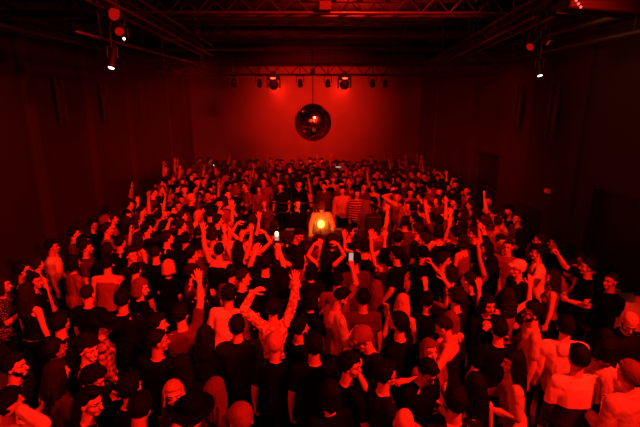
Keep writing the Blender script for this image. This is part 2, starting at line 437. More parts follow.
def hat_mesh():
    bm = bmesh.new()
    loft(bm, [(.165, .09, .108, -.012), (.22, .088, .106, -.012), (.265, .078, .095, -.012), (.275, .05, .065, -.012)], None, 24, 2.1)
    n = 30; prev = None
    prof = [(.6, .172), (1, .168), (1.55, .158), (1.75, .166), (1.74, .176), (1.5, .17), (.95, .182), (.6, .182)]
    for r, z in prof:
        ring = [bm.verts.new((math.cos(2*math.pi*k/n)*.1*r, -.012+math.sin(2*math.pi*k/n)*.118*r, z+.012*abs(math.cos(2*math.pi*k/n))*(r > 1.2))) for k in range(n)]
        if prev:
            for k in range(n): bm.faces.new((prev[k], prev[(k+1) % n], ring[(k+1) % n], ring[k]))
        else: f0 = ring
        prev = ring
    for k in range(n): bm.faces.new((prev[k], prev[(k+1) % n], f0[(k+1) % n], f0[k]))
    return tomesh(bm, 'hat', None, True)
def eye_mesh(s):
    bm = bmesh.new(); ellip(bm, (s*.031, .0775, .108), (.0125, .0075, .0062), None, 10, 6); return tomesh(bm, 'eye', M['eye'], True)
def brow_mesh(s):
    bm = bmesh.new(); capsule(bm, (s*.014, .092, .131), (s*.046, .0735, .134), .0055, .004, 8); return tomesh(bm, 'eyebrow', M['h_black'], True)
def mouth_mesh():
    bm = bmesh.new(); capsule(bm, (-.019, .0865, .0465), (.019, .0865, .0465), .0058, None, 8); return tomesh(bm, 'mouth', M['lip'], True)
def glasses_mesh():
    bm = bmesh.new()
    for s in (-1, 1):
        ellip(bm, (s*.033, .098, .108), (.025, .004, .02), None, 14, 8); tube(bm, (s*.056, .095, .112), (s*.082, .0, .112), .003)
    tube(bm, (-.01, .1, .112), (.01, .1, .112), .003)
    return tomesh(bm, 'glasses', M['plastic'], True)
_c = {}
def cached(key, fn):
    if key not in _c:
        _c[key] = fn()
    return _c[key]
def setmat(me_obj, m):
    if len(me_obj.data.materials) == 0: me_obj.data.materials.append(m)
    s = me_obj.material_slots[0]; s.link = 'OBJECT'; s.material = m
PEOPLE = []
def person(x, y, face, sex='m', hair='short', hc='black', top='tee', tc='black', pose='stand', look='n', label=None,
           skin=0, beard=False, glasses=False, scale=None, pos=None, group=None, tr='black'):
    """x, y = where the head shows; face = heading, 0 looks to the back wall, 90 to the right, 180 to the balcony"""
    if scale is None: scale = (1.0 if sex == 'm' else .95)*random.uniform(.97, 1.03)
    K = cached(('sk', pose, look, sex), lambda: skeleton(pose, look, sex))
    hcen = K.H @ V((0, 0, .12))
    rz = R(-face); off = Matrix.Rotation(rz, 3, 'Z') @ V((hcen.x, hcen.y, 0))*scale
    if pos is None:
        P = at_z(x, y, hcen.z*scale)-off
    else: P = V((pos[0], pos[1], 0))
    d = dict(p=V((P.x, P.y, 0)), face=face, sex=sex, hair=hair, hc=hc, top=top, tc=tc, pose=pose, look=look, label=label, skin=skin,
             beard=beard, glasses=glasses, scale=scale, group=group, K=K, fixed=pos is not None, tr=tr)
    PEOPLE.append(d); return d
def build_person(d):
    K = d['K']; key = (d['pose'], d['look'], d['sex'])
    e = thing('person', d['label'], 'person', d['p'], R(-d['face']), d['group']); e.scale = (d['scale'],)*3
    dist = d['p'].length
    b = link(cached(('body',)+key, lambda: body_mesh(K)), 'body', e); setmat(b, M['skin%d' % d['skin']])
    t = link(cached(('top', d['pose'], d['sex'], d['top']), lambda: top_mesh(K, d['top'])),
             dict(tee='tshirt', long='long_sleeved_shirt', tank='tank_top', hoodie='hoodie', jacket='jacket')[d['top']], e); setmat(t, M['c_'+d['tc']])
    q = link(cached(('tr', d['pose'], d['sex']), lambda: trouser_mesh(K)), 'trousers', e); setmat(q, M['c_'+d['tr']])
    def hd(me, nm, m):
        o = link(me, nm, e); o.matrix_local = K.H
        setmat(o, m); return o
    st = d['hair']
    if st == 'hat':
        hd(cached('h_short', lambda: hair_mesh('short')), 'hair', M['h_'+d['hc']]); hd(cached('hat', hat_mesh), 'brimmed_hat', M['c_black'])
    elif st in ('cap', 'beanie'):
        hd(cached('h_'+st, lambda: hair_mesh(st)), st, M['c_'+d['hc']] if 'c_'+d['hc'] in M else M['h_'+d['hc']])
    elif st != 'bald':
        hd(cached('h_'+st, lambda: hair_mesh(st)), 'hair', M['h_'+d['hc']])
    if d['beard']: hd(cached('h_beard', lambda: hair_mesh('beard')), 'beard', M['h_black'])
    if dist < 9.5:
        for (s, hip, kn, ank) in K.legs:
            o = link(cached(('shoe', s, d['pose']), lambda: shoe_mesh(s, ank)), 'shoe', e); setmat(o, M['shoe'])
        f = abs(((d['face']-LOOK[d['look']][0])+180) % 360-180)
        if f > 50:
            for s in (-1, 1):
                hd(cached(('eye', s), lambda: eye_mesh(s)), 'eye', M['eye'])
                if st != 'cap': hd(cached(('brow', s), lambda: brow_mesh(s)), 'eyebrow', M['h_black'])
            if not d['beard']: hd(cached('mouth', mouth_mesh), 'mouth', M['lip'])
    if d['glasses']: hd(cached('glasses', glasses_mesh), 'glasses', M['plastic'])
    return e
def relax(it=60, dmin=.40):
    P = PEOPLE
    for _ in range(it):
        mv = 0
        for i in range(len(P)):
            for j in range(i+1, len(P)):
                a, b = P[i], P[j]
                dv = b['p']-a['p']
                if abs(dv.x) > dmin or abs(dv.y) > dmin: continue
                L = dv.length
                if not a['group'] and not b['group']: dm_ = min(dmin, .36)
                else: dm_ = dmin
                if L < dm_:
                    if L < 1e-4: dv = V((random.uniform(-1, 1), random.uniform(-1, 1), 0)); L = dv.length
                    k = (dm_-L)/L; dv = dv*k*.5
                    if a['fixed'] and b['fixed']: continue
                    if a['fixed']: b['p'] += dv*2
                    elif b['fixed']: a['p'] -= dv*2
                    elif a['group'] and not b['group']: a['p'] -= dv*2
                    elif b['group'] and not a['group']: b['p'] += dv*2
                    else: a['p'] -= dv; b['p'] += dv
                    mv += 1
        if not mv: break
# ================================================================ the room
XL, XR, YB, YF, ZT = -6.0, 5.2, 18.4, -3.0, 7.6
M['wall'] = mat('dark_painted_wall', (.011, .009, .006), .8, bump=.15, bscale=3)
M['wallr'] = mat('grey_painted_wall', (.022, .016, .011), .8, bump=.15, bscale=3)
M['backwall'] = mat('plaster_wall', (.24, .17, .15), .85, bump=.2, bscale=2)
M['floorm'] = mat('polished_concrete', (.10, .075, .07), .4, bump=.1, bscale=5)
M['ceil'] = mat('black_ceiling', (.012, .010, .010), .9, bump=.2, bscale=4)
M['void'] = mat('dark_door_leaf', (.006, .005, .004), .6, bump=.1)
M['curtain'] = mat('black_drape', (.02, .012, .01), .95, bump=.2, bscale=9)
def bx(a, b): return lambda bm: box(bm, [(p+q)/2 for p, q in zip(a, b)], [abs(q-p) for p, q in zip(a, b)])
make('floor', bx((XL-.2, YF-.2, -.2), (XR+.2, YB+.2, 0)), M['floorm'], kind='structure')
make('ceiling', bx((XL-.2, YF-.2, ZT), (XR+.2, YB+.2, ZT+.2)), M['ceil'], kind='structure')
make('wall_left', bx((XL-.2, YF-.2, 0), (XL, YB+.2, ZT)), M['wall'], kind='structure')
make('wall_back', bx((XL, YB, 0), (XR, YB+.2, ZT)), M['backwall'], kind='structure')
make('wall_front', bx((XL, YF-.2, 0), (XR, YF, ZT)), M['wall'], kind='structure')
# right wall with real openings for the doors
doors = [(6.3, 7.75, 2.5), (11.9, 13.7, 2.5), (14.7, 15.3, 2.45), (16.1, 17.3, 2.5)]
def rw(bm):
    y = YF-.2
    for (a, b, h) in doors:
        bx((XR, y, 0), (XR+.2, a, ZT))(bm); bx((XR, a, h), (XR+.2, b, ZT))(bm); y = b
    bx((XR, y, 0), (XR+.2, YB+.2, ZT))(bm)
make('wall_right', rw, M['wallr'], kind='structure')
for i, (a, b, h) in enumerate(doors):
    d = make('door_%d' % (i+1), bx((XR+.12, a, 0), (XR+.19, b, h)), M['void'], kind='structure', bevel=.005)
    def hnd(bm, a=a, b=b):
        for y in ((a+b)/2-.06, (a+b)/2+.06):
            tube(bm, (XR+.08, y, .95), (XR+.08, y, 1.3), .012); tube(bm, (XR+.13, y, 1.0), (XR+.08, y, 1.0), .01); tube(bm, (XR+.13, y, 1.25), (XR+.08, y, 1.25), .01)
    make('door_handle', hnd, M['metal'], d)
    def fr(bm, a=a, b=b, h=h):
        for y in (a, b): bx((XR-.015, y-.04, 0), (XR+.03, y+.04, h+.04))(bm)
        bx((XR-.015, a, h), (XR+.03, b, h+.05))(bm)
    make('door_frame', fr, M['void'], d)
# pilasters on both side walls under the brackets
for i, y in enumerate((6.9, 9.4, 11.8, 14.4)):
    make('trim_%d' % (i+1), bx((XL, y-.14, 0), (XL+.10, y+.14, 6.4)), M['wallr'], kind='structure', bevel=.01)
for i, y in enumerate((8.4, 10.4, 14.1)):
    make('trim_%d' % (i+5), bx((XR-.08, y-.13, 0), (XR, y+.13, 6.4)), M['wallr'], kind='structure', bevel=.01)
make('trim_8', bx((XL, YF, 5.62), (XL+.14, YB, 5.80)), M['wall'], kind='structure', bevel=.01)
make('trim_9', bx((XR-.14, YF, 5.35), (XR, YB, 5.5)), M['wallr'], kind='structure', bevel=.01)
make('baseboard_left', bx((XL, YF, 0), (XL+.02, YB, .12)), M['void'], kind='structure')
make('baseboard_back', bx((XL, YB-.02, 0), (XR, YB, .12)), M['void'], kind='structure')
# side drapes on the back wall
def drape(x0, x1, name, label):
    def f(bm):
        n = int((x1-x0)/.06); prev = None
        for i in range(n+1):
            x = x0+(x1-x0)*i/n; y = YB-.14+.05*math.sin(i*1.25)
            c = [bm.verts.new((x, y, z)) for z in (.03, 3, 5.9)]
            if prev:
                for k in range(2): bm.faces.new((prev[k], c[k], c[k+1], prev[k+1]))
            prev = c
    o = make(name, f, M['curtain'], smooth=True, label=label, category='curtain'); return o
drape(XL+.12, -5.0, 'stage_drape', 'tall dark drape covering the back wall in its left corner')
drape(4.45, XR-.12, 'stage_drape', 'tall dark drape covering the back wall in its right corner')
def border(bm):  # pleated dark sheet added to dim the lit wall above the truss
    n = 170; prev = None
    for i in range(n+1):
        x = -5.0+9.4*i/n; y = 17.5+.05*math.sin(i*1.3)
        col = [bm.verts.new((x, y, z)) for z in (5.28, 5.6, 6.3)]
        if prev:
            for k in range(2): bm.faces.new((prev[k], col[k], col[k+1], prev[k+1]))
        prev = col
make('dimming_sheet', border, M['curtain'], smooth=True, label='added dark sheet dimming the top of the red back wall', category='curtain')
# ladder brackets
def bracket(x, y, z, label, s):
    t = thing('wall_bracket', label, 'bracket', (x, y, z), 0, None)
    for dy in (-.13, .13):
        make('rail', lambda bm: bx((-.025, dy-.025, -.55), (.025, dy+.025, .55))(bm), M['metal'], t, bevel=.004)
    make('back_panel', lambda bm: bx((-.02*s-.01, -.10, -.38), (-.02*s+.01, .10, .34))(bm), M['plastic'], t, bevel=.004)
    for k in range(6): make('rung', lambda bm: tube(bm, (0, -.13, -.45+k*.18), (0, .13, -.45+k*.18), .012), M['metal'], t)
    return t
names = ['nearest to the balcony', 'second from the balcony', 'third from the balcony']
for nm, (px, py) in zip(names, ((61, 101), (105, 103), (142, 102))):
    p = at_x(px, py, XL+.15); bracket(p.x, p.y, p.z, 'dark ladder-like wall bracket high on the left wall, '+nm, 1)
names = ['farthest from the balcony', 'in the middle of the three', 'nearest of the three to the balcony']
for nm, (px, py) in zip(names, ((472, 104), (518, 108), (553, 112))):
    p = at_x(px, py, XR-.13); bracket(p.x, p.y, p.z, 'dark ladder-like wall bracket high on the right wall, '+nm, -1)
# small red sounder + dark cabinet on the right wall
p = at_x(547, 191, XR-.04)
t = thing('alarm_sounder', 'small red sounder box fixed on the right wall above the dark cabinet', 'alarm', (p.x, p.y, p.z))
make('housing', lambda bm: bx((-.03, -.07, -.05), (.04, .07, .05))(bm), M['printred'], t, bevel=.01)
make('lens', lambda bm: ellip(bm, (-.035, 0, 0), (.025, .045, .03)), M['redglow'], t, smooth=True)
t = thing('equipment_cabinet', 'tall black cabinet standing against the right wall under the sounder', 'cabinet', (XR-.32, 9.75, 0))
make('carcass', lambda bm: bx((-.28, -.42, .06), (.28, .42, 1.62))(bm), M['void'], t, bevel=.01)
for s in (-1, 1):
    dd = make('door', lambda bm: bx((-.30, -.40 if s < 0 else .01, .1), (-.282, -.01 if s < 0 else .40, 1.58))(bm), M['plastic'], t, bevel=.004)
    make('handle', lambda bm: tube(bm, (-.32, s*.05, .8), (-.32, s*.05, .95), .008), M['metal'], dd)
make('plinth', lambda bm: bx((-.25, -.38, 0), (.25, .38, .06))(bm), M['plastic'], t)
# ---------------------------------------------------------------- rigging
def truss(name, label, p0, p1, w=.3, h=.3, r=.022, step=.5, m='pipe', cat='truss'):
    p0 = V(p0); p1 = V(p1); d = (p1-p0); L = d.length; d.normalize(); side = V((-d.y, d.x, 0)); up = V((0, 0, 1))
    t = thing(name, label, cat, (p0+p1)/2)
    o0 = p0-(p0+p1)/2; q = {}
    for a in (-1, 1):
        for b in (-1, 1):
            c = o0+side*a*w/2+up*b*h/2; q[(a, b)] = c
            make('chord', lambda bm: tube(bm, c, c+d*L, r), M[m], t, smooth=True)
    def lace(bm):
        n = max(1, int(L/step))
        for i in range(n):
            s0 = d*(L*i/n); s1 = d*(L*(i+1)/n); sm = d*(L*(i+.5)/n)
            for a in (-1, 1):
                tube(bm, q[(a, -1)]+s0, q[(a, 1)]+sm, r*.36, 6); tube(bm, q[(a, 1)]+sm, q[(a, -1)]+s1, r*.36, 6)
            tube(bm, q[(-1, 1)]+s0, q[(1, 1)]+s1, r*.45, 6); tube(bm, q[(-1, -1)]+s1, q[(1, -1)]+s0, r*.45, 6)
    make('lacing', lace, M['plastic'], t)
    return t
# a hanger rod up to the ceiling, part of its truss
def hangers(t, pts, r=.012):
    for (x, y, z) in pts:
        c = V(t.location)
        make('hanger', lambda bm: tube(bm, V((x, y, z))-c, V((x, y, ZT))-c, r), M['metal'], t)
t = truss('lighting_truss', 'dark box truss across the hall carrying the two red moving heads', (-4.6, 12.3, 4.86), (4.9, 12.3, 4.86), .3, .28)
hangers(t, [(-4, 12.3, 4.9), (0, 12.3, 4.9), (4.3, 12.3, 4.9)])
t = truss('lighting_truss', 'upper cross truss above and in front of the mirror ball', (-5.4, 10.6, 5.62), (5.0, 10.6, 5.62), .3, .3)
hangers(t, [(-4, 10.6, 5.7), (4, 10.6, 5.7)])
t = truss('lighting_truss', 'heavy cross beam nearest overhead with red lit underside', (-5.6, 8.6, 5.72), (5.0, 8.6, 5.72), .34, .26, .03)
hangers(t, [(-3, 8.6, 5.8), (3, 8.6, 5.8)])
t = truss('lighting_truss', 'left lengthwise truss running toward the red back wall', (-2.75, 5.6, 5.45), (-2.75, 12.0, 5.30), .26, .26, .02)
hangers(t, [(-2.75, 6.5, 5.5), (-2.75, 11, 5.5)])
t = truss('lighting_truss', 'right lengthwise truss running toward the red back wall', (3.3, 6.6, 5.35), (3.9, 14.5, 5.12), .26, .26, .02)
hangers(t, [(3.45, 8, 5.4), (3.85, 13.5, 5.2)])
def girder(name, label, p0, p1, w, h, cat='beam'):
    p0 = V(p0); p1 = V(p1); c = (p0+p1)/2; d = p1-p0; L = d.length; q = Matrix.Rotation(math.atan2(d.y, d.x), 4, 'Z')
    def f(bm):
        box(bm, (0, 0, h/2), (L, w, .02), q); box(bm, (0, 0, -h/2), (L, w, .02), q); box(bm, (0, 0, 0), (L, .015, h), q)
    o = make(name, f, M['metal'], label=label, category=cat); o.location = c; return o
for i, (y, z, wh) in enumerate(((7.4, 6.5, 'nearest the balcony'), (9.6, 6.4, 'above the heavy cross truss'), (11.8, 6.3, 'above the mirror ball'), (14.2, 6.1, 'second from the back wall'), (16.6, 5.9, 'closest to the back wall'))):
    girder('roof_girder', 'dark steel roof girder across the ceiling, '+wh, (XL+.15, y, z), (XR-.15, y, z), .16, .26)
def pipe(label, p0, p1, r=.03, cat='pipe', drops=()):
    p0 = V(p0); p1 = V(p1); c = (p0+p1)/2
    t = thing('ceiling_pipe', label, cat, c)
    make('pipe', lambda bm: tube(bm, p0-c, p1-c, r, 10), M['pipe'], t, smooth=True)
    for f in drops:
        a = p0.lerp(p1, f)-c
        make('drop_rod', lambda bm: tube(bm, a, a+V((0, 0, ZT-c.z)), .014), M['metal'], t)
pipe('thin red lit cross pipe just above the mirror ball truss', (-3.3, 12.9, 5.42), (2.9, 12.9, 5.42), .03, drops=(.1, .35, .75, .95))
pipe('thin cross pipe highest over the mirror ball', (-4.9, 11.3, 5.25), (4.6, 11.3, 5.25), .028, drops=(.08, .92))
pipe('long dim pipe running along the left wall', (-5.5, 4.5, 5.35), (-5.5, 15.5, 5.35), .045, drops=(.2, .6))
pipe('upper red lit pipe along the right wall', (4.72, 4.5, 5.32), (4.72, 12.5, 5.32), .045, drops=(.3, .8))
pipe('lower red lit pipe along the right wall', (4.85, 4.5, 5.05), (4.85, 12.5, 5.05), .04, drops=(.3, .8))
pipe('slanting thin pipe on the left beside the lengthwise truss', (-3.3, 6.5, 5.0), (-3.1, 13.5, 5.0), .022, drops=(.1, .9))
# ---------------------------------------------------------------- lights
def aim(o, tgt): o.rotation_euler = (V(tgt)-o.location).to_track_quat('-Z', 'Y').to_euler()
def lamp(kind, name, loc, tgt, power, col=(1, .012, .004), size=.3, angle=60, blend=.6):
    l = bpy.data.lights.new(name, kind); l.energy = power; l.color = col
    if kind == 'SPOT': l.spot_size = R(angle); l.spot_blend = blend; l.shadow_soft_size = size
    elif kind == 'AREA': l.size = size
    else: l.shadow_soft_size = size
    o = bpy.data.objects.new(name, l); COL.objects.link(o); o.location = loc
    if tgt: aim(o, tgt)
    return o
def moving_head(loc, label, tgt, power):
    loc = V(loc); t = thing('moving_head_light', label, 'stage light', loc)
    make('clamp', lambda bm: (box(bm, (0, 0, .30), (.12, .08, .12)), tube(bm, (0, 0, .2), (0, 0, .34), .02)), M['metal'], t)
    make('base', lambda bm: box(bm, (0, 0, .2), (.34, .24, .1)), M['plastic'], t, bevel=.015)
    def yoke(bm):
        for s in (-1, 1): box(bm, (s*.17, 0, .05), (.035, .12, .26))
        box(bm, (0, 0, .145), (.36, .14, .03))
    make('yoke', yoke, M['plastic'], t, bevel=.008)
    d = (V(tgt)-loc).normalized(); q = d.to_track_quat('Z', 'Y').to_matrix().to_4x4()
    h = make('head', lambda bm: loft(bm, [(-.17, .07, .07, 0), (-.14, .12, .12, 0), (.02, .13, .13, 0), (.12, .105, .105, 0), (.15, .10, .10, 0)], q, 20, 2.1), M['plastic'], t, smooth=True)
    make('lens', lambda bm: ellip(bm, (0, 0, .155), (.092, .092, .025), q), M['redlens'], h, smooth=True)
    lamp('SPOT', 'moving_head_beam', loc+d*.22, tgt, power, size=.09, angle=64, blend=1)
for (px, py, lb, tx) in ((273.5, 77, 'red moving head light left of the mirror ball', -.9), (344.5, 77, 'red moving head light right of the mirror ball', .9)):
    p = at_y(px, py, 12.3)
    moving_head((p.x, p.y, 4.45), lb, (tx*.6, YB, 3.5), 1900)
    make('indicator_lamp', lambda bm: (ellip(bm, (0, 0, 0), (.075, .02, .022))), M['redlens'], smooth=True, label='small bright red lamp on the front of the '+('left' if tx < 0 else 'right')+' moving head', category='lamp').location = (p.x, p.y-.2, 4.62)
def par(loc, label, tgt, power=0, lens='redlens', r=.1, L=.28):
    loc = V(loc); t = thing('spotlight', label, 'stage light', loc)
    d = (V(tgt)-loc).normalized(); q = d.to_track_quat('Z', 'Y').to_matrix().to_4x4()
    make('housing', lambda bm: loft(bm, [(-L*.6, r*.5, r*.5, 0), (-L*.5, r*.85, r*.85, 0), (L*.35, r, r, 0), (L*.45, r*1.12, r*1.12, 0)], q, 18, 2.05), M['plastic'], t, smooth=True)
    make('lens', lambda bm: ellip(bm, (0, 0, L*.45), (r*.92, r*.92, .015), q), M[lens], t, smooth=True)
    def yk(bm):
        for s in (-1, 1): tube(bm, (s*(r+.03), 0, 0), (s*(r+.03), 0, r+.12), .01)
        tube(bm, (-(r+.03), 0, r+.12), (r+.03, 0, r+.12), .01); tube(bm, (0, 0, r+.12), (0, 0, r+.42), .014)
    make('yoke', yk, M['metal'], t)
    if power: lamp('SPOT', 'spot_beam', loc+d*(L*.6), tgt, power, size=.1, angle=70, blend=1)
p = at_y(108, 11, 6.6); par(p, 'red glowing spotlight hanging highest on the left', (p.x+1.2, p.y-.6, p.z-.5), lens='redglow', r=.10)
p = at_y(118, 27, 7.0); par(p, 'small spotlight with a red front under the highest left one', (p.x+.6, p.y-1, p.z-.9), lens='redglow', r=.07)
p = at_y(125, 38, 7.3); par(p, 'small white glinting spotlight on the left rig', (p.x+.3, p.y-2, p.z-.6), lens='white_led', r=.022, L=.14)
p = at_y(113, 58, 7.3); par(p, 'hanging cylinder downlight with a white front, on the left rig', (p.x-.3, p.y-.7, p.z-2), lens='white_led', r=.05, L=.36)
p = at_y(539, 68, 8.3); par(p, 'hanging cylinder downlight with a white front, on the right rig', (p.x+.2, p.y-.7, p.z-2), lens='white_led', r=.045, L=.32)
p = at_y(534, 43, 8.2); par(p, 'red lit spotlight cluster head on the right rig', (p.x-.6, p.y-.35, p.z-.5), lens='redglow', r=.075)
p = at_y(544, 40, 8.4); par(p, 'second smaller head of the red lit cluster on the right rig', (p.x+.6, p.y-.5, p.z-.5), lens='redglow', r=.055, L=.2)
p = at_y(325, 6, 8.3); 
t = thing('ceiling_lamp', 'square red lamp hanging at the top centre over the hall', 'lamp', p)
make('housing', lambda bm: bx((-.11, -.05, -.075), (.11, .09, .085))(bm), M['plastic'], t, bevel=.008)
make('lens', lambda bm: bx((-.095, -.062, -.06), (.095, -.048, .07))(bm), M['redglow'], t, bevel=.004)
make('rod', lambda bm: tube(bm, (0, 0, .08), (0, 0, ZT-p.z), .012), M['metal'], t)
for i, (px, lb) in enumerate(((233, 'leftmost dim spotlight under the mirror ball truss'), (259, 'dim spotlight just left of the left moving head'), (300, 'small dim spotlight between mirror ball cable and left moving head'), (328, 'small dim spotlight between mirror ball cable and right moving head'), (373, 'dim spotlight just right of the right moving head'), (386, 'rightmost dim spotlight under the mirror ball truss'))):
    p = at_y(px, 81, 12.2); par((p.x, 12.3, 4.5), lb, (p.x*1.5, 18, 1), lens='redglow' if i in (2, 3) else 'void', r=.07, L=.22)
# LED batten fixture at upper right
p = at_y(596, 9, 5.6)
t = thing('led_batten', 'large dark batten fixture hanging top right with a row of red LEDs', 'stage light', p); t.rotation_euler = (0, R(4), 0)
make('housing', lambda bm: bx((-.42, -.16, -.05), (.5, .16, .13))(bm), M['void'], t, bevel=.02)
def leds(bm):
    for k in range(6): ellip(bm, (-.46+k*.035, -.17, .13-k*.032), (.013, .012, .013), None, 8, 6)
make('led_row', leds, M['redlens'], t)
make('end_bracket', lambda bm: (bx((-.30, -.02, .13), (-.26, .02, 1.6))(bm), bx((.36, -.02, .13), (.40, .02, 1.6))(bm)), M['metal'], t)
lamp('AREA', 'batten_glow', p+V((-.3, .1, -.1)), (p.x-1.0, p.y+3.0, p.z-1.0), 12, size=.25)
# mirror ball
bc = at_y(313, 122.5, 12.0); BR = .505
t = thing('mirror_ball', 'large mirror ball hanging in front of the red back wall', 'mirror ball', bc)
def ball(bm):
    rnd = random.Random(5); n = 26
    for i in range(n):
        a0 = -math.pi/2+math.pi*i/n; a1 = -math.pi/2+math.pi*(i+1)/n; m = max(4, int(2*n*math.cos((a0+a1)/2)))
        for k in range(m):
            b0 = 2*math.pi*k/m; b1 = 2*math.pi*(k+.93)/m; a1b = a0+(a1-a0)*.93
            pts = [V((math.cos(b)*math.cos(a), math.sin(b)*math.cos(a), math.sin(a)))*BR for a, b in ((a0, b0), (a0, b1), (a1b, b1), (a1b, b0))]
            c = sum(pts, V())/4; q = Euler((rnd.gauss(0, .012), rnd.gauss(0, .012), rnd.gauss(0, .012))).to_matrix()
            vs = [bm.verts.new(c+q @ (p_-c)) for p_ in pts]; bm.faces.new(vs)
make('mirror_tiles', ball, M['chrome'], t)
make('core', lambda bm: ellip(bm, (0, 0, 0), (BR*.985,)*3, None, 40, 28), M['plastic'], t, smooth=True)
make('cable', lambda bm: tube(bm, (0, 0, BR), (0, 0, 4.70-bc.z), .012), M['metal'], t)
make('motor', lambda bm: loft(bm, [(4.70-bc.z, .06, .06, 0), (4.86-bc.z, .06, .06, 0)], None, 14, 2), M['metal'], t)
# ---------------------------------------------------------------- DJ booth
TY = 9.55
t = thing('dj_table', 'long dark table holding the decks in front of the DJ', 'table', (.1, TY, 0))
make('tabletop', lambda bm: bx((-1.0, -.33, .96), (1.15, .33, 1.0))(bm), M['plastic'], t, bevel=.006)
make('front_skirt', lambda bm: bx((-.98, -.30, .03), (1.13, -.27, .96))(bm), M['curtain'], t)
for x in (-.95, 1.1):
    for y in (-.26, .28): make('leg', lambda bm: tube(bm, (x, y, 0), (x, y, .96), .02), M['metal'], t)
def deck(x, label):
    d = thing('media_deck', label, 'deck', (x, TY, 1.0))
    make('casing', lambda bm: bx((-.16, -.2, 0), (.16, .2, .09))(bm), M['plastic'], d, bevel=.008)
    j = make('jog_wheel', lambda bm: loft(bm, [(.09, .11, .11, -.03), (.112, .105, .105, -.03)], None, 28, 2), M['metal'], d)
    make('display', lambda bm: box(bm, (0, .13, .11), (.2, .09, .012), Matrix.Rotation(R(10), 4, 'X')), M['jog'], d)
    make('pitch_slider', lambda bm: (box(bm, (.135, -.05, .1), (.018, .02, .02)), box(bm, (.135, -.05, .0905), (.008, .16, .003))), M['chrome'], d)
deck(-.55, 'leftmost media deck on the DJ table'); deck(.58, 'media deck just right of the mixer on the DJ table'); deck(.95, 'rightmost media deck on the DJ table')
d = thing('dj_mixer', 'small mixer with knob rows on the DJ table between the decks', 'mixer', (.26, TY, 1.0))
make('casing', lambda bm: bx((-.13, -.2, 0), (.13, .2, .1))(bm), M['plastic'], d, bevel=.008)
def kn(bm):
    for i in range(4):
        for k in range(5): tube(bm, (-.09+i*.06, -.02+k*.045, .1), (-.09+i*.06, -.02+k*.045, .12), .01)
make('knobs', kn, M['pipe'], d)
make('faders', lambda bm: [box(bm, (-.09+i*.06, -.12, .11), (.02, .014, .02)) for i in range(4)], M['chrome'], d)
# glowing lamp
lp = at_y(321, 224, TY-.18)
d = thing('table_lamp', 'glowing yellow orange lamp on the table before the DJ', 'lamp', (lp.x, lp.y, 1.0))
make('base', lambda bm: loft(bm, [(0, .07, .07, 0), (.02, .07, .07, 0), (.03, .02, .02, 0), (lp.z-1.07, .015, .015, 0)], None, 16, 2), M['metal'], d)
make('bulb', lambda bm: ellip(bm, (0, 0, lp.z-1), (.075, .075, .085), None, 18, 12), M['bulb'], d, smooth=True)
lamp('POINT', 'bulb_light', (lp.x, lp.y+.12, lp.z+.05), None, 7, (1, .15, .006), .09)
lamp('POINT', 'bulb_light', (lp.x+.1, lp.y-.25, lp.z+.25), None, 10, (1, .05, .01), .1)
# crowd barriers around the booth
def barrier(p0, p1, label, n=9, h=1.15, grp=None):
    p0 = V(p0); p1 = V(p1); c = (p0+p1)/2; d = p1-p0; L = d.length; q = Matrix.Rotation(math.atan2(d.y, d.x), 4, 'Z')
    t = thing('crowd_barrier', label, 'barrier', (c.x, c.y, 0), math.atan2(d.y, d.x), grp)
    make('top_rail', lambda bm: tube(bm, (-L/2, 0, h), (L/2, 0, h), .026), M['pipe'], t, smooth=True)
    make('lower_rail', lambda bm: tube(bm, (-L/2, 0, .2), (L/2, 0, .2), .02), M['pipe'], t, smooth=True)
    make('middle_rail', lambda bm: tube(bm, (-L/2, 0, h-.28), (L/2, 0, h-.28), .018), M['pipe'], t, smooth=True)
    for s in (-1, 1):
        make('end_post', lambda bm: tube(bm, (s*L/2, 0, .0), (s*L/2, 0, h), .024), M['pipe'], t, smooth=True)
        make('foot', lambda bm: tube(bm, (s*(L/2-.1), -.25, .02), (s*(L/2-.1), .25, .02), .018), M['pipe'], t, smooth=True)
    make('infill_bars', lambda bm: [tube(bm, (-L/2+L*(i+1)/(n+1), 0, .2), (-L/2+L*(i+1)/(n+1), 0, h-.28), .008, 6) for i in range(n)], M['pipe'], t)
barrier((-1.55, 12.2, 0), (.0, 12.2, 0), 'steel barrier behind the DJ on the left side')
barrier((.06, 12.2, 0), (1.6, 12.2, 0), 'steel barrier behind the DJ on the right side')
barrier((1.75, 12.1, 0), (1.95, 10.5, 0), 'steel barrier on the right side of the DJ area, farther half')
barrier((1.96, 10.4, 0), (2.12, 9.0, 0), 'steel barrier on the right side of the DJ area, nearer half')
barrier((-1.75, 12.1, 0), (-1.95, 10.4, 0), 'steel barrier on the left side of the DJ area, farther half')
# speaker/monitor beside
for (x, lb) in ((-1.35, 'black monitor speaker left of the DJ table'), (1.45, 'black monitor speaker right of the DJ table')):
    d = thing('monitor_speaker', lb, 'speaker', (x, 9.9, 0))
    make('stand', lambda bm: (bx((-.18, -.18, 0), (.18, .18, .03))(bm), tube(bm, (0, 0, 0), (0, 0, .85), .03)), M['metal'], d)
    make('cabinet', lambda bm: bx((-.17, -.16, .85), (.17, .16, 1.4))(bm), M['plastic'], d, bevel=.012)
    make('woofer', lambda bm: loft(bm, [(0, .12, .12, 0), (.02, .12, .12, 0), (.012, .05, .05, 0)], Matrix.Translation((0, .155, 1.05)) @ Matrix.Rotation(R(-90), 4, 'X'), 22, 2), M['metal'], d)
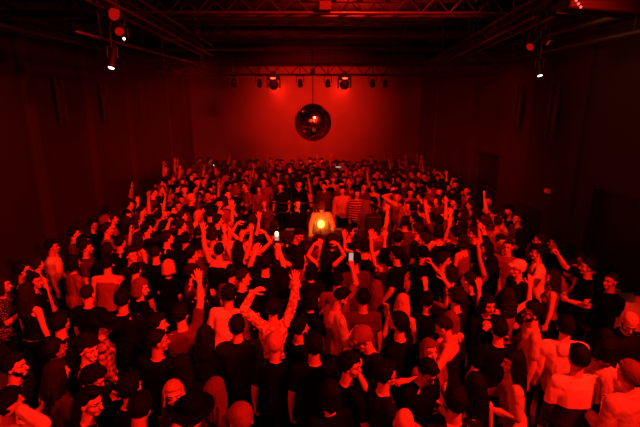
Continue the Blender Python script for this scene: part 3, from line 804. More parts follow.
# lasers / led markers at the far end
def marker(px, py, Y, label, m='white_led', s=(.02, .02, .09), nm='led_marker'):
    p = at_y(px, py, Y); d = thing(nm, label, 'light', p)
    make('light', lambda bm: ellip(bm, (0, 0, 0), s, None, 10, 8), M[m], d, smooth=True)
    make('pole', lambda bm: tube(bm, (0, 0.02, -p.z), (0, 0.02, 0), .012), M['metal'], d)
marker(214, 164, 16.8, 'thin white upright light above the far crowd on the left', s=(.022, .02, .10))
marker(338, 167, 16.2, 'short pinkish white level light above the far crowd right of centre', 'screen', (.12, .03, .03))
marker(268, 157, 16.6, 'thin tall red lit pole above the far crowd left of centre', 'redglow', (.018, .018, .28))
# bar table and stools at the right
p = at_z(600, 299, 1.08)
t = thing('bar_table', 'high bar table at the right edge with drinks on it', 'table', (p.x+.15, p.y, 0))
make('tabletop', lambda bm: bx((-.5, -.22, 1.04), (.55, .22, 1.08))(bm), M['c_light'], t, bevel=.01)
make('pedestal', lambda bm: tube(bm, (0, 0, .03), (0, 0, 1.04), .035), M['metal'], t)
make('base', lambda bm: loft(bm, [(0, .24, .24, 0), (.03, .22, .22, 0)], None, 20, 2), M['metal'], t)
def cup(loc, label):
    d = thing('drinking_cup', label, 'cup', loc)
    make('cup_body', lambda bm: loft(bm, [(0, .03, .03, 0), (.11, .042, .042, 0)], None, 16, 2), M['c_light'], d, smooth=True)
    make('rim', lambda bm: loft(bm, [(.108, .044, .044, 0), (.114, .044, .044, 0)], None, 16, 2), M['c_white'], d)
cup((p.x-.2, p.y-.05, 1.08), 'pale cup on the bar table, left one'); cup((p.x+.32, p.y+.08, 1.08), 'pale cup on the bar table, right one')
p = at_z(590, 322, .8)
t = thing('bar_stool', 'dark metal bar stool with back frame before the bar table', 'stool', (p.x, p.y, 0))
make('seat', lambda bm: bx((-.19, -.19, .74), (.19, .19, .78))(bm), M['plastic'], t, bevel=.012)
for sx in (-1, 1):
    for sy in (-1, 1): make('leg', lambda bm: tube(bm, (sx*.21, sy*.21, 0), (sx*.16, sy*.16, .75), .014), M['pipe'], t)
def bf(bm):
    for sx in (-1, 1): tube(bm, (sx*.17, .18, .76), (sx*.17, .22, 1.15), .012)
    tube(bm, (-.17, .22, 1.15), (.17, .22, 1.15), .012); tube(bm, (-.17, .2, .98), (.17, .2, .98), .01)
make('back_frame', bf, M['pipe'], t)
make('footrest', lambda bm: [tube(bm, a, b, .01) for a, b in (((-.2, -.2, .3), (.2, -.2, .3)), ((-.2, .2, .3), (.2, .2, .3)), ((-.2, -.2, .3), (-.2, .2, .3)), ((.2, -.2, .3), (.2, .2, .3)))], M['pipe'], t)
# house wash: red floods high on the balcony side and over the floor
RED = (1, .0095, .003)
def flood(loc, tgt, power, label, angle=75, size=.25):
    par(loc, label, tgt, 0, 'redlens', .13, .3)
    d = (V(tgt)-V(loc)).normalized()
    lamp('SPOT', 'flood_beam', V(loc)+d*.25, tgt, power, RED, size, angle, .5)
flood((4.6, 1.2, 6.3), (-.8, 6.8, 1), 4000, 'red flood lamp high above the balcony on the right')
flood((-3.6, -1.0, 6.6), (.6, 8.5, 1), 1300, 'red flood lamp high above the balcony on the left')
flood((1.6, 6.0, 7.0), (.1, 12.5, 1), 2300, 'red flood lamp in the roof over the dance floor', 95)
flood((1.2, 1.2, 6.8), (-3.8, 7.4, 1.2), 3400, 'added red flood above the balcony, brightening the left side', 50)  # extra flood added to lift the dim left side of the crowd
lamp('SPOT', 'ball_fill_spot', (.3, 6.0, 5.6), bc, 120, RED, .05, 9, .3)  # added spot without a fixture, only for highlights on the ball
lamp('SPOT', 'wall_wash', (-2.0, 10.6, 5.2), (XL, 13.9, 2.8), 480, RED, .2, 60, 1)
lamp('SPOT', 'wall_wash', (1.8, 9.6, 5.2), (XR, 12.4, 3.0), 330, RED, .2, 65, 1)
lamp('SPOT', 'ceiling_wash', (-1.0, 6.8, 5.0), (-1.5, 8.8, 6.6), 25, RED, .2, 70, 1)
W = bpy.data.worlds.new('world'); SC.world = W; W.use_nodes = True
W.node_tree.nodes['Background'].inputs[0].default_value = (.02, .003, .001, 1); W.node_tree.nodes['Background'].inputs[1].default_value = .15
SC.view_settings.view_transform = 'Standard'; SC.view_settings.look = 'None'; SC.view_settings.exposure = 0
SC.cycles.max_bounces = 4; SC.cycles.diffuse_bounces = 2; SC.cycles.glossy_bounces = 3; SC.cycles.caustics_reflective = False; SC.cycles.sample_clamp_indirect = 3

for x in (-4.6, 3.9):
    lamp('AREA', 'wall_fill', (x, 7.0, 5.0), (XL if x < 0 else XR, 7.5, 2.5), 8 if x < 0 else 4, (1, .32, .08), 2.0)  # added warm fill for the dark side walls, no fixture here
# haze hanging in the far half of the hall
hm = bpy.data.materials.new('stage_haze'); hm.use_nodes = True; nt = hm.node_tree; nt.nodes.clear()
vo = nt.nodes.new('ShaderNodeOutputMaterial'); vs = nt.nodes.new('ShaderNodeVolumeScatter'); vs.inputs['Density'].default_value = .055; vs.inputs['Anisotropy'].default_value = .2
nt.links.new(vs.outputs[0], vo.inputs['Volume'])
make('haze', bx((XL+.3, 11.6, 1.9), (XR-.3, YB-.25, 5.2)), hm, kind='stuff', label='thin red stage haze hanging before the back wall', category='haze')

# soft halo of the table lamp, put in as a small scattering volume
gm = bpy.data.materials.new('lamp_halo'); gm.use_nodes = True; nt = gm.node_tree; nt.nodes.clear()
vo = nt.nodes.new('ShaderNodeOutputMaterial'); vs = nt.nodes.new('ShaderNodeVolumeScatter'); tc = nt.nodes.new('ShaderNodeTexCoord')
ln = nt.nodes.new('ShaderNodeVectorMath'); ln.operation = 'LENGTH'; nt.links.new(tc.outputs['Object'], ln.inputs[0])
f1 = mth(nt, 'MAXIMUM', mth(nt, 'SUBTRACT', 1.0, mth(nt, 'DIVIDE', ln.outputs['Value'], .40)), 0)
nt.links.new(mth(nt, 'MULTIPLY', mth(nt, 'POWER', f1, 2), 4.0), vs.inputs['Density']); nt.links.new(vs.outputs[0], vo.inputs['Volume'])
o = make('lamp_halo', lambda bm: ellip(bm, (0, 0, 0), (.4, .4, .4), None, 20, 14), gm, kind='stuff', label='added soft halo around the glowing table lamp', category='halo')
o.location = (lp.x, lp.y, lp.z)
# ================================================================ the crowd, front to back
def D(s):
    """x y face sex hair hc top tc pose look opts | label"""
    for ln in s.strip().splitlines():
        ln = ln.strip()
        if not ln or ln[0] == '#': continue
        a, lab = ln.split('|'); a = a.split()
        o = dict(beard='B' in a[10], glasses='G' in a[10]) if len(a) > 10 else {}
        if len(a) > 10 and a[10][-1].isdigit(): o['skin'] = int(a[10][-1])
        person(float(a[0]), float(a[1]), float(a[2]), a[3], a[4], a[5], a[6], a[7], a[8], a[9], label=lab.strip(), **o)
D('''
16 364 80 m short black tee charcoal drinkR n B0|person in a dark tee turned right at the left edge, behind the raised arm
9 402 25 m short black long white headR n 0|person in a bright long-sleeved top with one hand at the head, bottom left corner
60 370 30 f longs brown long dull relax n 0|person in a dull red top with back turned, near the bottom left corner
93 378 75 m short black jacket charcoal relax d B0|person in a dark jacket leaning toward the bottom left, head bowed
106 397 60 m fade black tee charcoal clasp r 2|person in a dark crew neck tee looking right, bottom left, before the bowed one
158 396 160 f longs blonde tank black drinkL u 2|person in a black strappy top facing the balcony, holding something to the chest
196 410 0 m hat black long dull stand n 0|person in a wide brimmed dark hat at the bottom edge
214 392 20 f longs auburn long dull relax2 n 0|person in a dull red long top just right of the brimmed hat
237 326 -5 m short black jacket charcoal drinkL n 0|person in a dark grey jacket seen from behind, under the pale shirted one
241 420 -20 m cap mid tee mid stand d 0|person in a red cap at the bottom edge, left of centre
273 308 -5 m short black long floral archup n 0|person in a bright patterned shirt with both arms lifted overhead
275 343 0 m short blonde tee black stand n 0|person in a black tee with arms down, directly before the bright patterned shirt
300 327 60 m short black tee black relax n B0|person in a black tee looking right, beside the raised arms
314 345 -5 m short black tee black stand n 1|broad person in a black tee seen from behind, centre bottom
341 297 70 m fade black long light drinkR d B0|person in a light long-sleeved shirt turned right, centre
363 298 0 m short black tee dull stand n 1|broad person in a dull red tee seen from behind, right of the light shirt
366 337 -110 m cap mid tee charcoal mouth d 0|person in a faded cap with a raised hand, head bowed to the left
398 325 -50 m short black tee black stand n B0|broad person in a black tee turned left, right of the faded cap
351 367 60 m short black tee black drinkR r 0|person in a black tee with bare forearms looking right, bottom centre
383 373 75 m short black tee charcoal sideR n G0|person in glasses and a dark tee facing right, bottom centre
404 423 20 m bald black long dull stand d 0|person with a bare crown at the very bottom edge, centre right
428 371 150 m short black tee black clasp d G1|person in a black tee with hands held out before the chest, bottom
441 327 -60 m buzz brown tank charcoal sideL d 0|person in a dark sleeveless top with crown bowed, arm reaching left
430 348 165 f bob auburn tee mid relax u 2|person looking upward in a mid red top, among black tees
450 321 -20 f bob auburn tank dots relax2 n 0|person in a dark dotted top with back turned
475 384 -10 f long black tank black stand n 0|person in a black strappy top with back turned and long hair down, bottom
499 329 0 m short black tee black relax n 0|person in a black tee seen from behind, before the person with arms overhead
513 362 -80 f long black long light clasp n 2|person in a pale draped top facing left with forearms together
507 296 -10 f longs brown tank mid upb2 n 0|person in a tank top with both bare arms high, right of centre
538 314 -75 m short black tee light drinkR n BG0|person in sunglasses and a light tee facing left with a raised hand
568 327 15 m short black hoodie white relax2 n 0|person in a bright hoodie seen from behind
578 357 0 m short black long two stand n 0|person in two-tone shirt, bright above and black below, back turned
600 345 60 f bob black tee white drinkR n 0|person in a bright tee turned right, between the hoodie and the dark jacket
630 322 200 m bald black jacket charcoal clasp d B0|person in a dark zipped jacket looking down at both hands, right edge
629 374 -15 m short auburn jacket light clasp n 0|person in a pale jacket seen from behind, bottom right corner
641 288 40 m short black long white bend n 0|person in a bright shirt leaning over the bar table, right edge
28 291 20 f long brown tank black stand n 2|person in a black tank top with long hair down the back, left edge
3 284 70 f bob brown tee glitter drinkR n 0|person in a glittering top at the left edge
23 270 60 m short black long black relax n 0|person in black by the left wall, behind the long haired tank top
33 280 90 f bun black long black stand n 1|person in black half hidden beside the bright white tee, left
52 246 70 m short black tee white relax n 1|person in a bright white tee standing by the left wall
74 233 60 m short black tee mid relax2 n 0|person in a mid red tee just behind the white tee, left
88 293 10 m buzz brown tee black stand n 0|person with a cropped head in a black tee seen from behind, left
108 323 65 f hat brown long plaid relax2 dr 2|person in a brimmed hat and plaid shirt, left
84 349 70 m curly black long charcoal relax r 0|person in dark clothes turned right, under the plaid shirt
158 323 70 m short black tee black relax n B0|person in a black tee facing right, above the broad black back
158 340 20 m buzz black tee black stand r 3|broad person in a black tee with a cropped head, left of centre
180 314 -30 m short black tee dull upR r 0|person in a dull tee with one forearm raised, left of centre
229 294 5 m short black tee white relax n G0|person in a loose pale tee seen from behind, left of the patterned shirt
141 287 50 f bob auburn long black stand r 2|person in dark clothes turned right with bright lit hair, left
172 266 20 f bob blonde tee black relax n 2|person in a black top with pale bobbed hair, back turned
154 253 0 m buzz brown tee black stand n 0|person in a black tee with a lit bare neck, left of the pale bob
133 254 120 m short brown tee charcoal drinkR n 0|person in a dark tee facing right of the balcony, left side
107 263 -10 m short black tank mid relax n 0|person in a mid red sleeveless top with back turned, left side
189 254 60 m short black jacket black relax n 0|person in a black jacket turned right, left of centre
202 244 0 m short black tee dull stand n 1|person in a dull tee with back turned, right of the black jacket
219 250 0 m short black tank black upL n 0|person in black with an arm raised, left of centre
214 237 20 m fade brown tee light wideR n 0|person in a bright shirt with an arm stretched out, left of the booth
243 277 30 m buzz brown tee black drinkL r 0|person with a cropped lit head in black, above the patterned shirt
231 272 0 f bun black tee dull stand n 0|person in a dull top with back turned, above the pale tee
254 241 0 f bun black tank stripe arch n 0|person in a striped tank top with both arms overhead
238 247 0 f longs black tank black up2 n 0|person in a black tank with both arms straight up, left of the stripes
265 263 0 m short black tee black phone n 0|person in black holding a bright phone torch overhead
278 243 10 m buzz brown tee charcoal stand n 0|person with a lit cropped head, right of the phone torch
298 253 0 f longs black tank mid upb2 n 0|person in a mid red tank with arms up, left of the glowing lamp
326 254 0 f longs black tank black arch n 0|person in a black tank with arms arched overhead before the lamp
295 285 -20 m bald black tee charcoal relax n 0|person with a bare lit head in dark clothes, centre
311 270 5 f bob black tee charcoal stand n 0|person in dark clothes with back turned, centre
312 298 60 f bob black long black mouth n 0|person in black facing right with hands near the chin, centre
337 280 10 m short black tee mid phoneR n 0|person in a mid red top raising a phone, centre
355 260 -10 m beanie black tee dull stand n 0|person in a beanie and dull tee with back turned, right of the phone
376 288 20 f long auburn tank charcoal stand n 0|person in a dark tank with long hair, back turned, right of centre
403 302 10 f longs blonde tank black relax n 2|person in a black tank with pale hair, before the printed tee
396 254 -60 m short black tee black relax n 0|person in a black tee with a printed back, turned left
423 253 5 m cap black tee black stand n 0|broad person in a dark cap and black tee seen from behind
424 240 -70 m short brown tee charcoal relax n 0|person with bright lit face turned left, beside the dark cap
405 222 0 m short black tee dull stand n 1|broad person in a dull red tee with back turned, right of the booth
445 260 100 m short brown tee charcoal relax n 0|person in dark clothes facing right, next to the dark cap
449 272 -60 f bob brown tank black phoneR n 0|person with a lit raised forearm in a black tank, right of centre
458 296 -30 m curly brown tee charcoal phone n 0|person in charcoal with hands raised to the face, right
471 284 -40 m buzz brown tee charcoal relax n 2|person with a lit cropped head in charcoal, right
479 300 170 f bob black long black mouth n 0|person in black facing the balcony with hands up, right
491 262 -20 f longs black tank black upL n 1|person in a black tank with one bare arm up, right
486 248 -90 f bob black tee charcoal upR n 0|person in charcoal with an arm raised, behind the bare arm
501 241 160 m short brown tee mid relax n 0|person in a mid red top facing the balcony, right side
508 246 -140 m buzz brown tee mid stand n 0|person in a mid red tee facing left toward the balcony, right side
538 252 -70 m short black tee white sideL n 0|person in a bright tee with an arm stretched left, right side
518 268 -100 m cap white long charcoal relax n 0|person in a pale cap and dark top, left of the bright tee
552 277 -70 f longs brown tank mid stand n 2|person in a mid red tank just right of the bright tee
540 240 -60 m buzz brown tee black stand n 0|person in black behind the bright tee, right side
554 242 -70 m short black long black stand n 0|person in black by the dark cabinet
573 265 150 f bob black tee mid mouth n 0|person in a mid red tee with hands at the mouth, by the right wall
588 266 -70 m short black tee black phoneR n 0|person in black with raised forearms, next to the hands at the mouth
604 262 190 f longs brown long floral tableR n 2|person in a patterned shirt with a hand on the bar table
622 258 -90 m short black long black stand n 1|person in black in the shadow by the large dark doorway
627 284 -100 m buzz brown tee black drinkR n 0|person in black bending over the bar table from behind, right edge
125 222 30 f longs brown tank mid dance n 0|person in a mid red tank dancing with a hand up, left crowd edge
105 211 -20 m short black long black stand n 0|person in black tallest at the left crowd edge
112 219 60 m short brown tee mid relax n 0|person in mid red right of the tallest in black, left edge
107 229 60 m fade brown tee mid relax2 n 0|person in a mid red tee at the left crowd edge
97 224 90 f bun black long black stand n 0|person in black facing right at the left crowd edge
129 204 70 m curly brown long mid upL n 0|person in mid red with an arm up, far left crowd edge
135 222 60 f bob brown tank dull relax n 0|person in a dull tank, left crowd
147 228 50 m short black tee charcoal phone n 0|person with both hands at face height, left crowd
139 238 40 f longs brown tank mid wide n 0|person in a mid red tank with an elbow out, left crowd
143 211 70 m buzz brown long black stand n 0|person with a lit cropped head in black, far left
152 211 60 m fade brown tee charcoal sideR n 0|person with an arm reaching right, far left
146 202 60 f bob black long black stand n 0|person in black, far left near the wall
153 192 70 m short brown tee dull stand n 0|person in a dull tee by the far left wall
160 183 60 m short brown long black stand n 0|person in black by the wall, farthest left corner
158 209 40 f bob black tank charcoal upR n 0|person with one long bare arm slanting up, far left
120 242 30 m short black long black relax n 0|person in black, left side behind the lit neck
84 241 60 f bob black long charcoal stand n 0|person in charcoal right of the mid red tee, left
''')
D('''
184 189 150 m short brown tee mid stand n 2|person with a brightly lit face in a mid red tee, far left crowd
201 192 170 f bob brown tee mid relax n 0|person in a mid red tee facing the balcony, far crowd left
230 194 120 m buzz brown tee light relax n 2|person in a light tee turned right, far crowd left of the booth
219 203 150 m short black tee mid stand n 0|person in mid red right beside the light tee, far crowd left
182 216 60 m fade brown tee mid relax2 n 0|person in a mid red tee looking right, left crowd middle
180 225 50 m short brown long charcoal stand n 2|person in charcoal with a lit face, left crowd middle
174 219 70 f bob black tee dull relax n 0|person in a dull top beside the lit face, left crowd middle
165 226 40 m short black tee charcoal stand n 0|person in a charcoal tee, left crowd middle
171 237 50 m short brown long black relax n 2|person in black with a lit face, left crowd nearer
182 239 -10 m short black tee black stand n 0|person in black with a lit neck, left crowd nearer
202 231 40 m short brown tee charcoal drinkR n 2|person in charcoal holding a hand to the chest, left crowd
211 233 20 f bob brown tank light relax n 0|person in a light tank top beside the outstretched arm, left of the booth
222 232 0 m buzz brown tee light wide n 2|person in a light tee with an arm out wide, left of the booth
218 220 60 m short black tee charcoal mouth n 0|person in charcoal with hands at the chin, left of the booth
239 222 30 f longs black tank dull upL n 0|person with an arm raised beside the left barrier
247 232 0 f bob black tank mid archup n 0|person in mid red with arms overhead, near the left barrier
263 181 180 m short brown tee mid relax n 0|person in a mid red tee facing the booth, far crowd left of centre
258 190 180 f bob brown tee mid stand n 2|person with lit face in mid red, behind the left part of the booth
264 203 180 f long auburn long dull stand n 0|person in a dull red wrap standing left behind the DJ
297 203 150 m short brown long black stand n 0|person in black directly left behind the DJ
301 214 120 m fade black tee black relax d 0|person in black leaning in just left of the DJ
333 179 180 f curly auburn tee light stand n 2|person with a big pale hairdo and light top, far crowd right of centre
342 190 180 m short brown jacket light relax n 0|person in a pale jacket behind the booth barrier
357 193 180 f bob brown long stripe stand n 0|person in a striped long top behind the booth barrier, right of the pale jacket
375 188 190 m short brown long light stand n 2|person in a light top behind the barrier corner, right of the stripes
385 194 190 f longs brown tee mid relax n 0|person in mid red right of the light top, by the barrier corner
393 195 -150 m curly black tank mid headR n 0|person with a bent bare arm around the head, right behind the barrier
368 210 -30 f long auburn long dull stand n 0|person in a long dull red dress inside the barrier corner
374 228 0 m short brown tee mid upR n 0|person with a raised forearm, right of the decks
365 244 0 f bob black tank charcoal upb2 n 0|person in charcoal with both forearms raised, right of the lamp
384 255 10 f bob black tank dull upL n 0|person in a dull tank with an elbow up, left of the printed tee
417 230 -60 m short brown tee charcoal stand n 2|person in charcoal with lit face, right of the broad dull tee
414 218 -60 m short black long black relax n 0|person in black, behind the broad dull tee
406 206 200 m buzz brown tee mid stand n 2|person with a lit head in mid red, above the broad dull tee
439 191 200 m short brown tee mid stand n 2|person in mid red facing the balcony, far crowd right
437 200 -120 f bob brown tee dull stand n 2|person in a dull tee with a lit face, far crowd right
428 206 -120 m short brown tank mid relax n 0|person in a mid red tank, far crowd right of the booth
448 214 -50 m short black tee dull sideR n 2|tall person in a dull red tee with lit face, right crowd middle
463 214 -60 f bob brown tee dull relax n 0|person in a dull tee right of the tall one, right crowd
471 205 -60 m short brown tee mid relax n 2|person in mid red with a lit face, right crowd by the dark doors
473 212 -70 f longs brown tank mid stand n 0|person in a mid red tank, right crowd by the dark doors
470 197 -100 m short brown long black stand n 0|person in black close to the dark double door, right
483 225 -80 m buzz brown tee charcoal relax n 2|person with a brightly lit cropped head, right crowd
473 234 -60 m short brown tee charcoal stand n 2|person in charcoal with bright face, right crowd nearer
463 240 -30 f bob brown tank mid reach n 0|person in a mid red tank reaching forward, right crowd nearer
488 208 -100 f bob brown tee mid relax n 0|person in mid red by the right wall, left of the bright tee
494 201 -100 m short brown long black stand n 0|person in black by the right wall near the doors
502 218 -90 m short brown tee light headR n 0|person in a light tee with a hand to the head, right crowd
515 211 -110 m short black long black stand n 0|person in black with a lit collar against the right wall
525 218 -100 m buzz brown long dull stand n 2|person in a dull long top with a cropped head against the right wall
440 231 0 f bob black tank charcoal upR n 0|person with a raised hand, right crowd left of the tall dull tee
455 184 200 m short black long charcoal stand n 0|person in charcoal, far right crowd corner
455 233 -40 m curly black long black stand n 1|person in black behind the reaching tank top, right crowd
''')
# the DJ
DJ = person(319, 204, 180, 'm', 'cap', 'dull', 'long', 'light', 'table', 'd', label='DJ in a light long-sleeved top standing behind the glowing lamp', pos=(.2, 10.1), skin=0, scale=1.0)
# dark figures that fill the gaps near the balcony
D('''
131 388 20 m short black long black stand n 0|person in black with back turned between the plaid shirt and the bottom edge
140 408 0 m short black long black stand d 1|person in black with back turned at the bottom edge, left of the strappy top
182 366 -10 f longs black long black relax n 1|person in black with back turned, left of the dull red long top
60 322 10 m short black long black stand n 1|person in black in the dark gap below the white tee
55 350 40 f bun black long black stand n 1|person in black with a bun, dark gap on the left
120 300 0 m short black long black stand n 1|person in black with back turned, behind the plaid shirt
205 335 0 f longs black long black relax n 1|person in black left of the dark grey jacket
331 390 -20 f bob black long black stand n 1|person in black in the gap right of the centre black tee
455 400 -5 m short black long charcoal stand n 1|person in charcoal at the bottom edge left of the strappy black top
#540 395 10 f bob black long black stand d 1|person in black below the pale draped top
#532 345 0 m short black long black relax n 1|person in black between the draped top and the hoodie
200 283 0 m short black long black stand n 1|person in black, left of the dull back
430 300 0 f bun black tee black stand n 1|person in black in front of the dark cap
#545 290 -10 m short black tee black stand n 1|person in black behind the sunglasses wearer
''')
# the rest of the packed room
def area(p):
    if p.y > 15.2: row = 'in the last rows'
    elif p.y > 12.4: row = 'beyond the booth'
    elif p.y > 9: row = 'level with the booth'
    else: row = 'before the booth'
    lat = ('left side', 'left of centre', 'in the centre', 'right of centre', 'right side')[0 if p.x < -2.9 else 1 if p.x < -1 else 2 if p.x < 1 else 3 if p.x < 2.8 else 4]
    return row+' '+lat
CW = dict(black='black', charcoal='charcoal grey', dull='dull red', mid='mid red', light='pale')
TW = dict(tee='tee', long='long-sleeved top', tank='tank top')
PW = dict(stand='standing still', relax='standing loosely', relax2='leaning slightly', drinkR='hand at chest', up2='both arms raised', upR='one arm raised', dance='dancing', mouth='hands at the chin', phone='hands at face', clasp='hands together', upL='one arm raised')
rnd = random.Random(77)
relax(40, .38)
NH = len(PEOPLE)
def blocked(x, y):
    if abs(x-.05) < 2.0 and 8.3 < y < 12.45: return True
    if x < -1.6 and abs(y-10.5) < .1: return False
    return False
cells = {}
tries = 0; new = []
pts = [(d['p'].x, d['p'].y) for d in PEOPLE]
while tries < 30000:
    tries += 1
    y = rnd.uniform(6.0, 17.6); x = rnd.uniform(-4.9, 4.5)
    lim = 4.35+(.5 if y > 12 else 0)
    if x < -(4.1+.05*y) or x > lim: continue
    if blocked(x, y) or (x > 2 and y < 7.6): continue
    dm = .50 if y < 8 else .45 if y < 12 else .40
    if any(abs(a-x) < dm and abs(b-y) < dm and math.hypot(a-x, b-y) < dm for a, b in pts): continue
    pts.append((x, y)); new.append((x, y))
new.sort(key=lambda q: q[1])
sk = 0
for (x, y) in new:
    near = y < 8.2
    face = rnd.gauss(0, 35) if y < 9.5 else (rnd.gauss(180, 35) if y > 12.3 else (rnd.gauss(70, 40) if x < 0 else rnd.gauss(-70, 40)))
    if y > 9 and abs(x) > 2.2: face = (rnd.gauss(90, 60) if x < 0 else rnd.gauss(-90, 60))
    tc = rnd.choices(['black', 'charcoal', 'dull', 'mid', 'light'], [50, 25, 12, 10, 0] if near else [32, 22, 18, 22, 6])[0]
    sex = rnd.choice('mf')
    hair = rnd.choice(['short', 'short', 'fade', 'buzz', 'curly'] if sex == 'm' else ['bob', 'longs', 'bun', 'pony', 'long'])
    top = rnd.choice(['tee', 'tee', 'long'] if sex == 'm' else ['tank', 'tee', 'long'])
    pose = rnd.choices(['stand', 'relax', 'relax2', 'drinkR', 'up2', 'upR', 'dance', 'mouth', 'phone', 'clasp', 'upL'], [22, 20, 15, 12, 3, 5, 6, 4, 3, 8, 4])[0]
    hc = rnd.choices(['black', 'brown', 'auburn', 'blonde'], [60, 28, 8, 4 if not near else 0])[0]
    d = person(0, 0, face, sex, hair, hc, top, tc, pose, 'n', label=None, skin=rnd.choice((0, 0, 1, 2, 3)), scale=(1 if sex == 'm' else .95)*rnd.uniform(.95, 1.04), pos=(x, y))
    d['fixed'] = False
    d['label'] = 'person in %s %s, %s, %s' % (CW[tc], TW[top], PW[pose], area(d['p']))
    if len(d['label'].replace('-', ' ').split()) > 16: d['label'] = d['label'].replace('long-sleeved top', 'long sleeves')
    d['group'] = 'crowd '+area(d['p'])
relax(40, .42)
# the bar table, the stool, the booth furniture keep their room
keep = [(DJ['p'].x, DJ['p'].y, 0)]
for d in PEOPLE:
    p = d['p']
    if d is DJ: continue
PEOPLE.sort(key=lambda d: d['p'].length)
def clear():
    for d in PEOPLE:
        if d is DJ: continue
        p = d['p']; p.x = max(-5.1, min(4.4, p.x))
        if abs(p.x-.1) < 1.5 and 8.25 < p.y < 9.6: p.y = 8.25
        if abs(p.x-.15) < .75 and 7.7 < p.y < 9.6: p.y = 7.7
        if abs(p.x-.15) < 1.3 and 7.0 < p.y < 9 and d['group'] and d['pose'] in ('up2', 'upR', 'upL', 'dance'): d['pose'] = 'clasp'; d['K'] = cached(('sk', 'clasp', 'n', d['sex']), lambda: skeleton('clasp', 'n', d['sex'])); d['label'] = d['label'].replace('both arms raised', 'hands together').replace('one arm raised', 'hands together').replace('dancing', 'hands together')
        if abs(p.x-.1) < 1.5 and 9.6 <= p.y < 10.35 and abs(p.x-.2) < .5: p.y = 10.6
        if abs(p.x) < 1.8 and 11.95 < p.y < 12.5: p.y = 12.5 if p.y > 12.15 else 11.9
        if p.y < 12.1 and p.y > 9 and abs(abs(p.x)-1.95) < .28: p.x = math.copysign(2.28, p.x)
        if abs(p.x+1.35) < .42 and 9.6 < p.y < 10.2: p.y = 10.3
        if abs(p.x-1.45) < .42 and 9.6 < p.y < 10.2: p.y = 10.3
for _ in range(12):
    relax(3, .42); clear()
HERO = [d for d in PEOPLE if not d['group']]; FILL = [d for d in PEOPLE if d['group']]
single = HERO+FILL[:max(0, 300-len(HERO))]; rest = FILL[max(0, 300-len(HERO)):]
PRINTN = (len(HERO), len(single), len(rest))
for d in single:
    e = build_person(d); d['e'] = e
print('PEOPLE', len(HERO), len(single), len(rest))
# everyone further back: one packed mass nobody could count
def lowbody(sex, pose):
    K = cached(('sk', pose, 'n', sex), lambda: skeleton(pose, 'n', sex))
    parts = [(body_mesh(K, .014, .35), 0), (top_mesh(K, 'tee', .02, .5), 1), (trouser_mesh(K, voxel=.024), 2)]
    h = cached('h_short' if sex == 'm' else 'h_bob', lambda: hair_mesh('short' if sex == 'm' else 'bob')).copy(); h.transform(K.H)
    return parts+[(h, 3)]
CMATS = [M['skin0'], M['c_black'], M['c_charcoal'], M['c_dull'], M['c_mid'], M['c_light'], M['h_black'], M['h_brown'], M['h_auburn'], M['skin2']]
if rest:
    lib = {}
    bm = bmesh.new()
    for d in rest:
        k = (d['sex'], {'stand': 'stand', 'up2': 'up2', 'upR': 'upR', 'upL': 'upR', 'mouth': 'mouth', 'drinkR': 'drinkR'}.get(d['pose'], 'relax'))
        if k not in lib: lib[k] = lowbody(*k)
        X = Matrix.Translation(d['p']) @ Matrix.Rotation(R(-d['face']), 4, 'Z') @ Matrix.Scale(d['scale'], 4)
        for me, w in lib[k]:
            n0 = len(bm.faces); me2 = me.copy(); me2.transform(X); bm.from_mesh(me2); bpy.data.meshes.remove(me2)
            bm.faces.ensure_lookup_table()
            mi = 0 if w == 0 else {'black': 1, 'charcoal': 2, 'dull': 3, 'mid': 4, 'light': 5}[d['tc']] if w == 1 else 1 if w == 2 else {'black': 6, 'brown': 7}.get(d['hc'], 8)
            for i in range(n0, len(bm.faces)): bm.faces[i].material_index = mi
    me = bpy.data.meshes.new('crowd'); bm.to_mesh(me); bm.free()
    for m in CMATS: me.materials.append(m)
    link(me, 'crowd', None, kind='stuff', label='packed far crowd filling the back of the hall below the red wall', category='crowd')
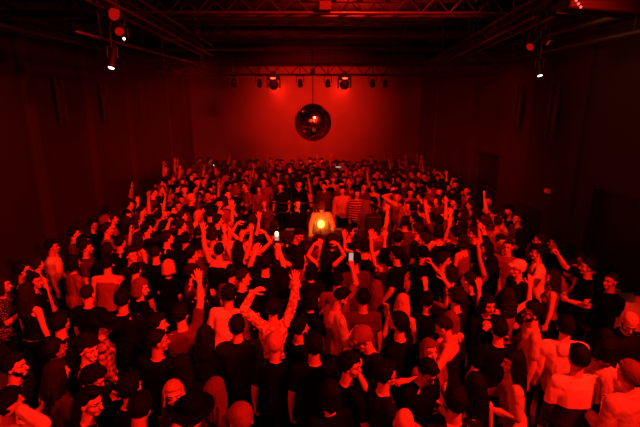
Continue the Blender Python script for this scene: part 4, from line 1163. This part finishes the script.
# things held in hands
def near(x, y):
    return min(HERO, key=lambda d: (d['e'].location-at_z(x, y, 1.65)).length)
def handpos(d, s):
    K = d['K']; a = K.arms[0 if s < 0 else 1]
    return d['p']+Matrix.Rotation(R(-d['face']), 3, 'Z') @ ((a[3]+a[4]*.09)*d['scale'])
def find(t): return next(d for d in HERO if t in d['label'])
def phone(p, face, label, scr='screen', torch=False):
    t = thing('phone', label, 'phone', p, R(-face))
    make('casing', lambda bm: box(bm, (0, 0, .02), (.074, .009, .15)), M['plastic'], t, bevel=.003)
    make('screen', lambda bm: box(bm, (0, -.0055, .02), (.066, .002, .138)), M['screen'], t)
    if torch: make('torch', lambda bm: ellip(bm, (0, -.01, .06), (.028, .02, .045)), M['phone_led'], t, smooth=True)
d = find('bright phone torch'); phone(handpos(d, 1)+V((-.02, .02, .12)), 0, 'phone with a shining torch held over the crowd left of the lamp', torch=True)
d = find('raising a phone'); phone(handpos(d, 1)+V((0, .02, .04)), 0, 'phone with a pale lit screen held up in the centre crowd')
d = find('looking down at both hands'); phone(handpos(d, 1)+V((-.03, -.03, .03)), 200, 'phone held low by the person in the dark zipped jacket')
d = find('black strappy top facing the balcony'); cup(handpos(d, -1)+V((0, 0, -.02)), 'cup held to the chest by the person in the black strappy top')
d = find('pale draped top'); cup(handpos(d, 1)+V((0, 0, -.02)), 'cup held by the person in the pale draped top')
d = find('sunglasses and a light tee'); cup(handpos(d, 1)+V((0, 0, .0)), 'cup raised by the person in sunglasses')
# a print on the back of the black tee: three short lines of block marks
d = find('printed back')
def prn(bm):
    r = random.Random(2)
    for j in range(4):
        for i in range(5):
            x = -.09+i*.045; z = 1.36-j*.06; w = r.choice((.018, .026, .03))
            box(bm, (x, 0, z), (.008, .004, .045)); box(bm, (x+w/2, 0, z+r.choice((-.018, 0, .018))), (w, .004, .008))
            if r.random() < .6: box(bm, (x+w, 0, z), (.008, .004, .045))
o = make('shirt_print', prn, M['printred'], d['e']); o.location = (0, -.15, -.02)
# small white belt light
p = at_z(326, 412, .95)
d = find('centre bottom'); q = d['p']
t = thing('key_light', 'tiny white light clipped at the belt of the centre black tee', 'light', (q.x+.1, q.y-.17, 1.0))
make('lens', lambda bm: ellip(bm, (0, 0, 0), (.012, .008, .012), None, 10, 8), M['white_led'], t, smooth=True)
make('clip', lambda bm: box(bm, (0, .012, .0), (.02, .012, .05)), M['metal'], t, bevel=.002)
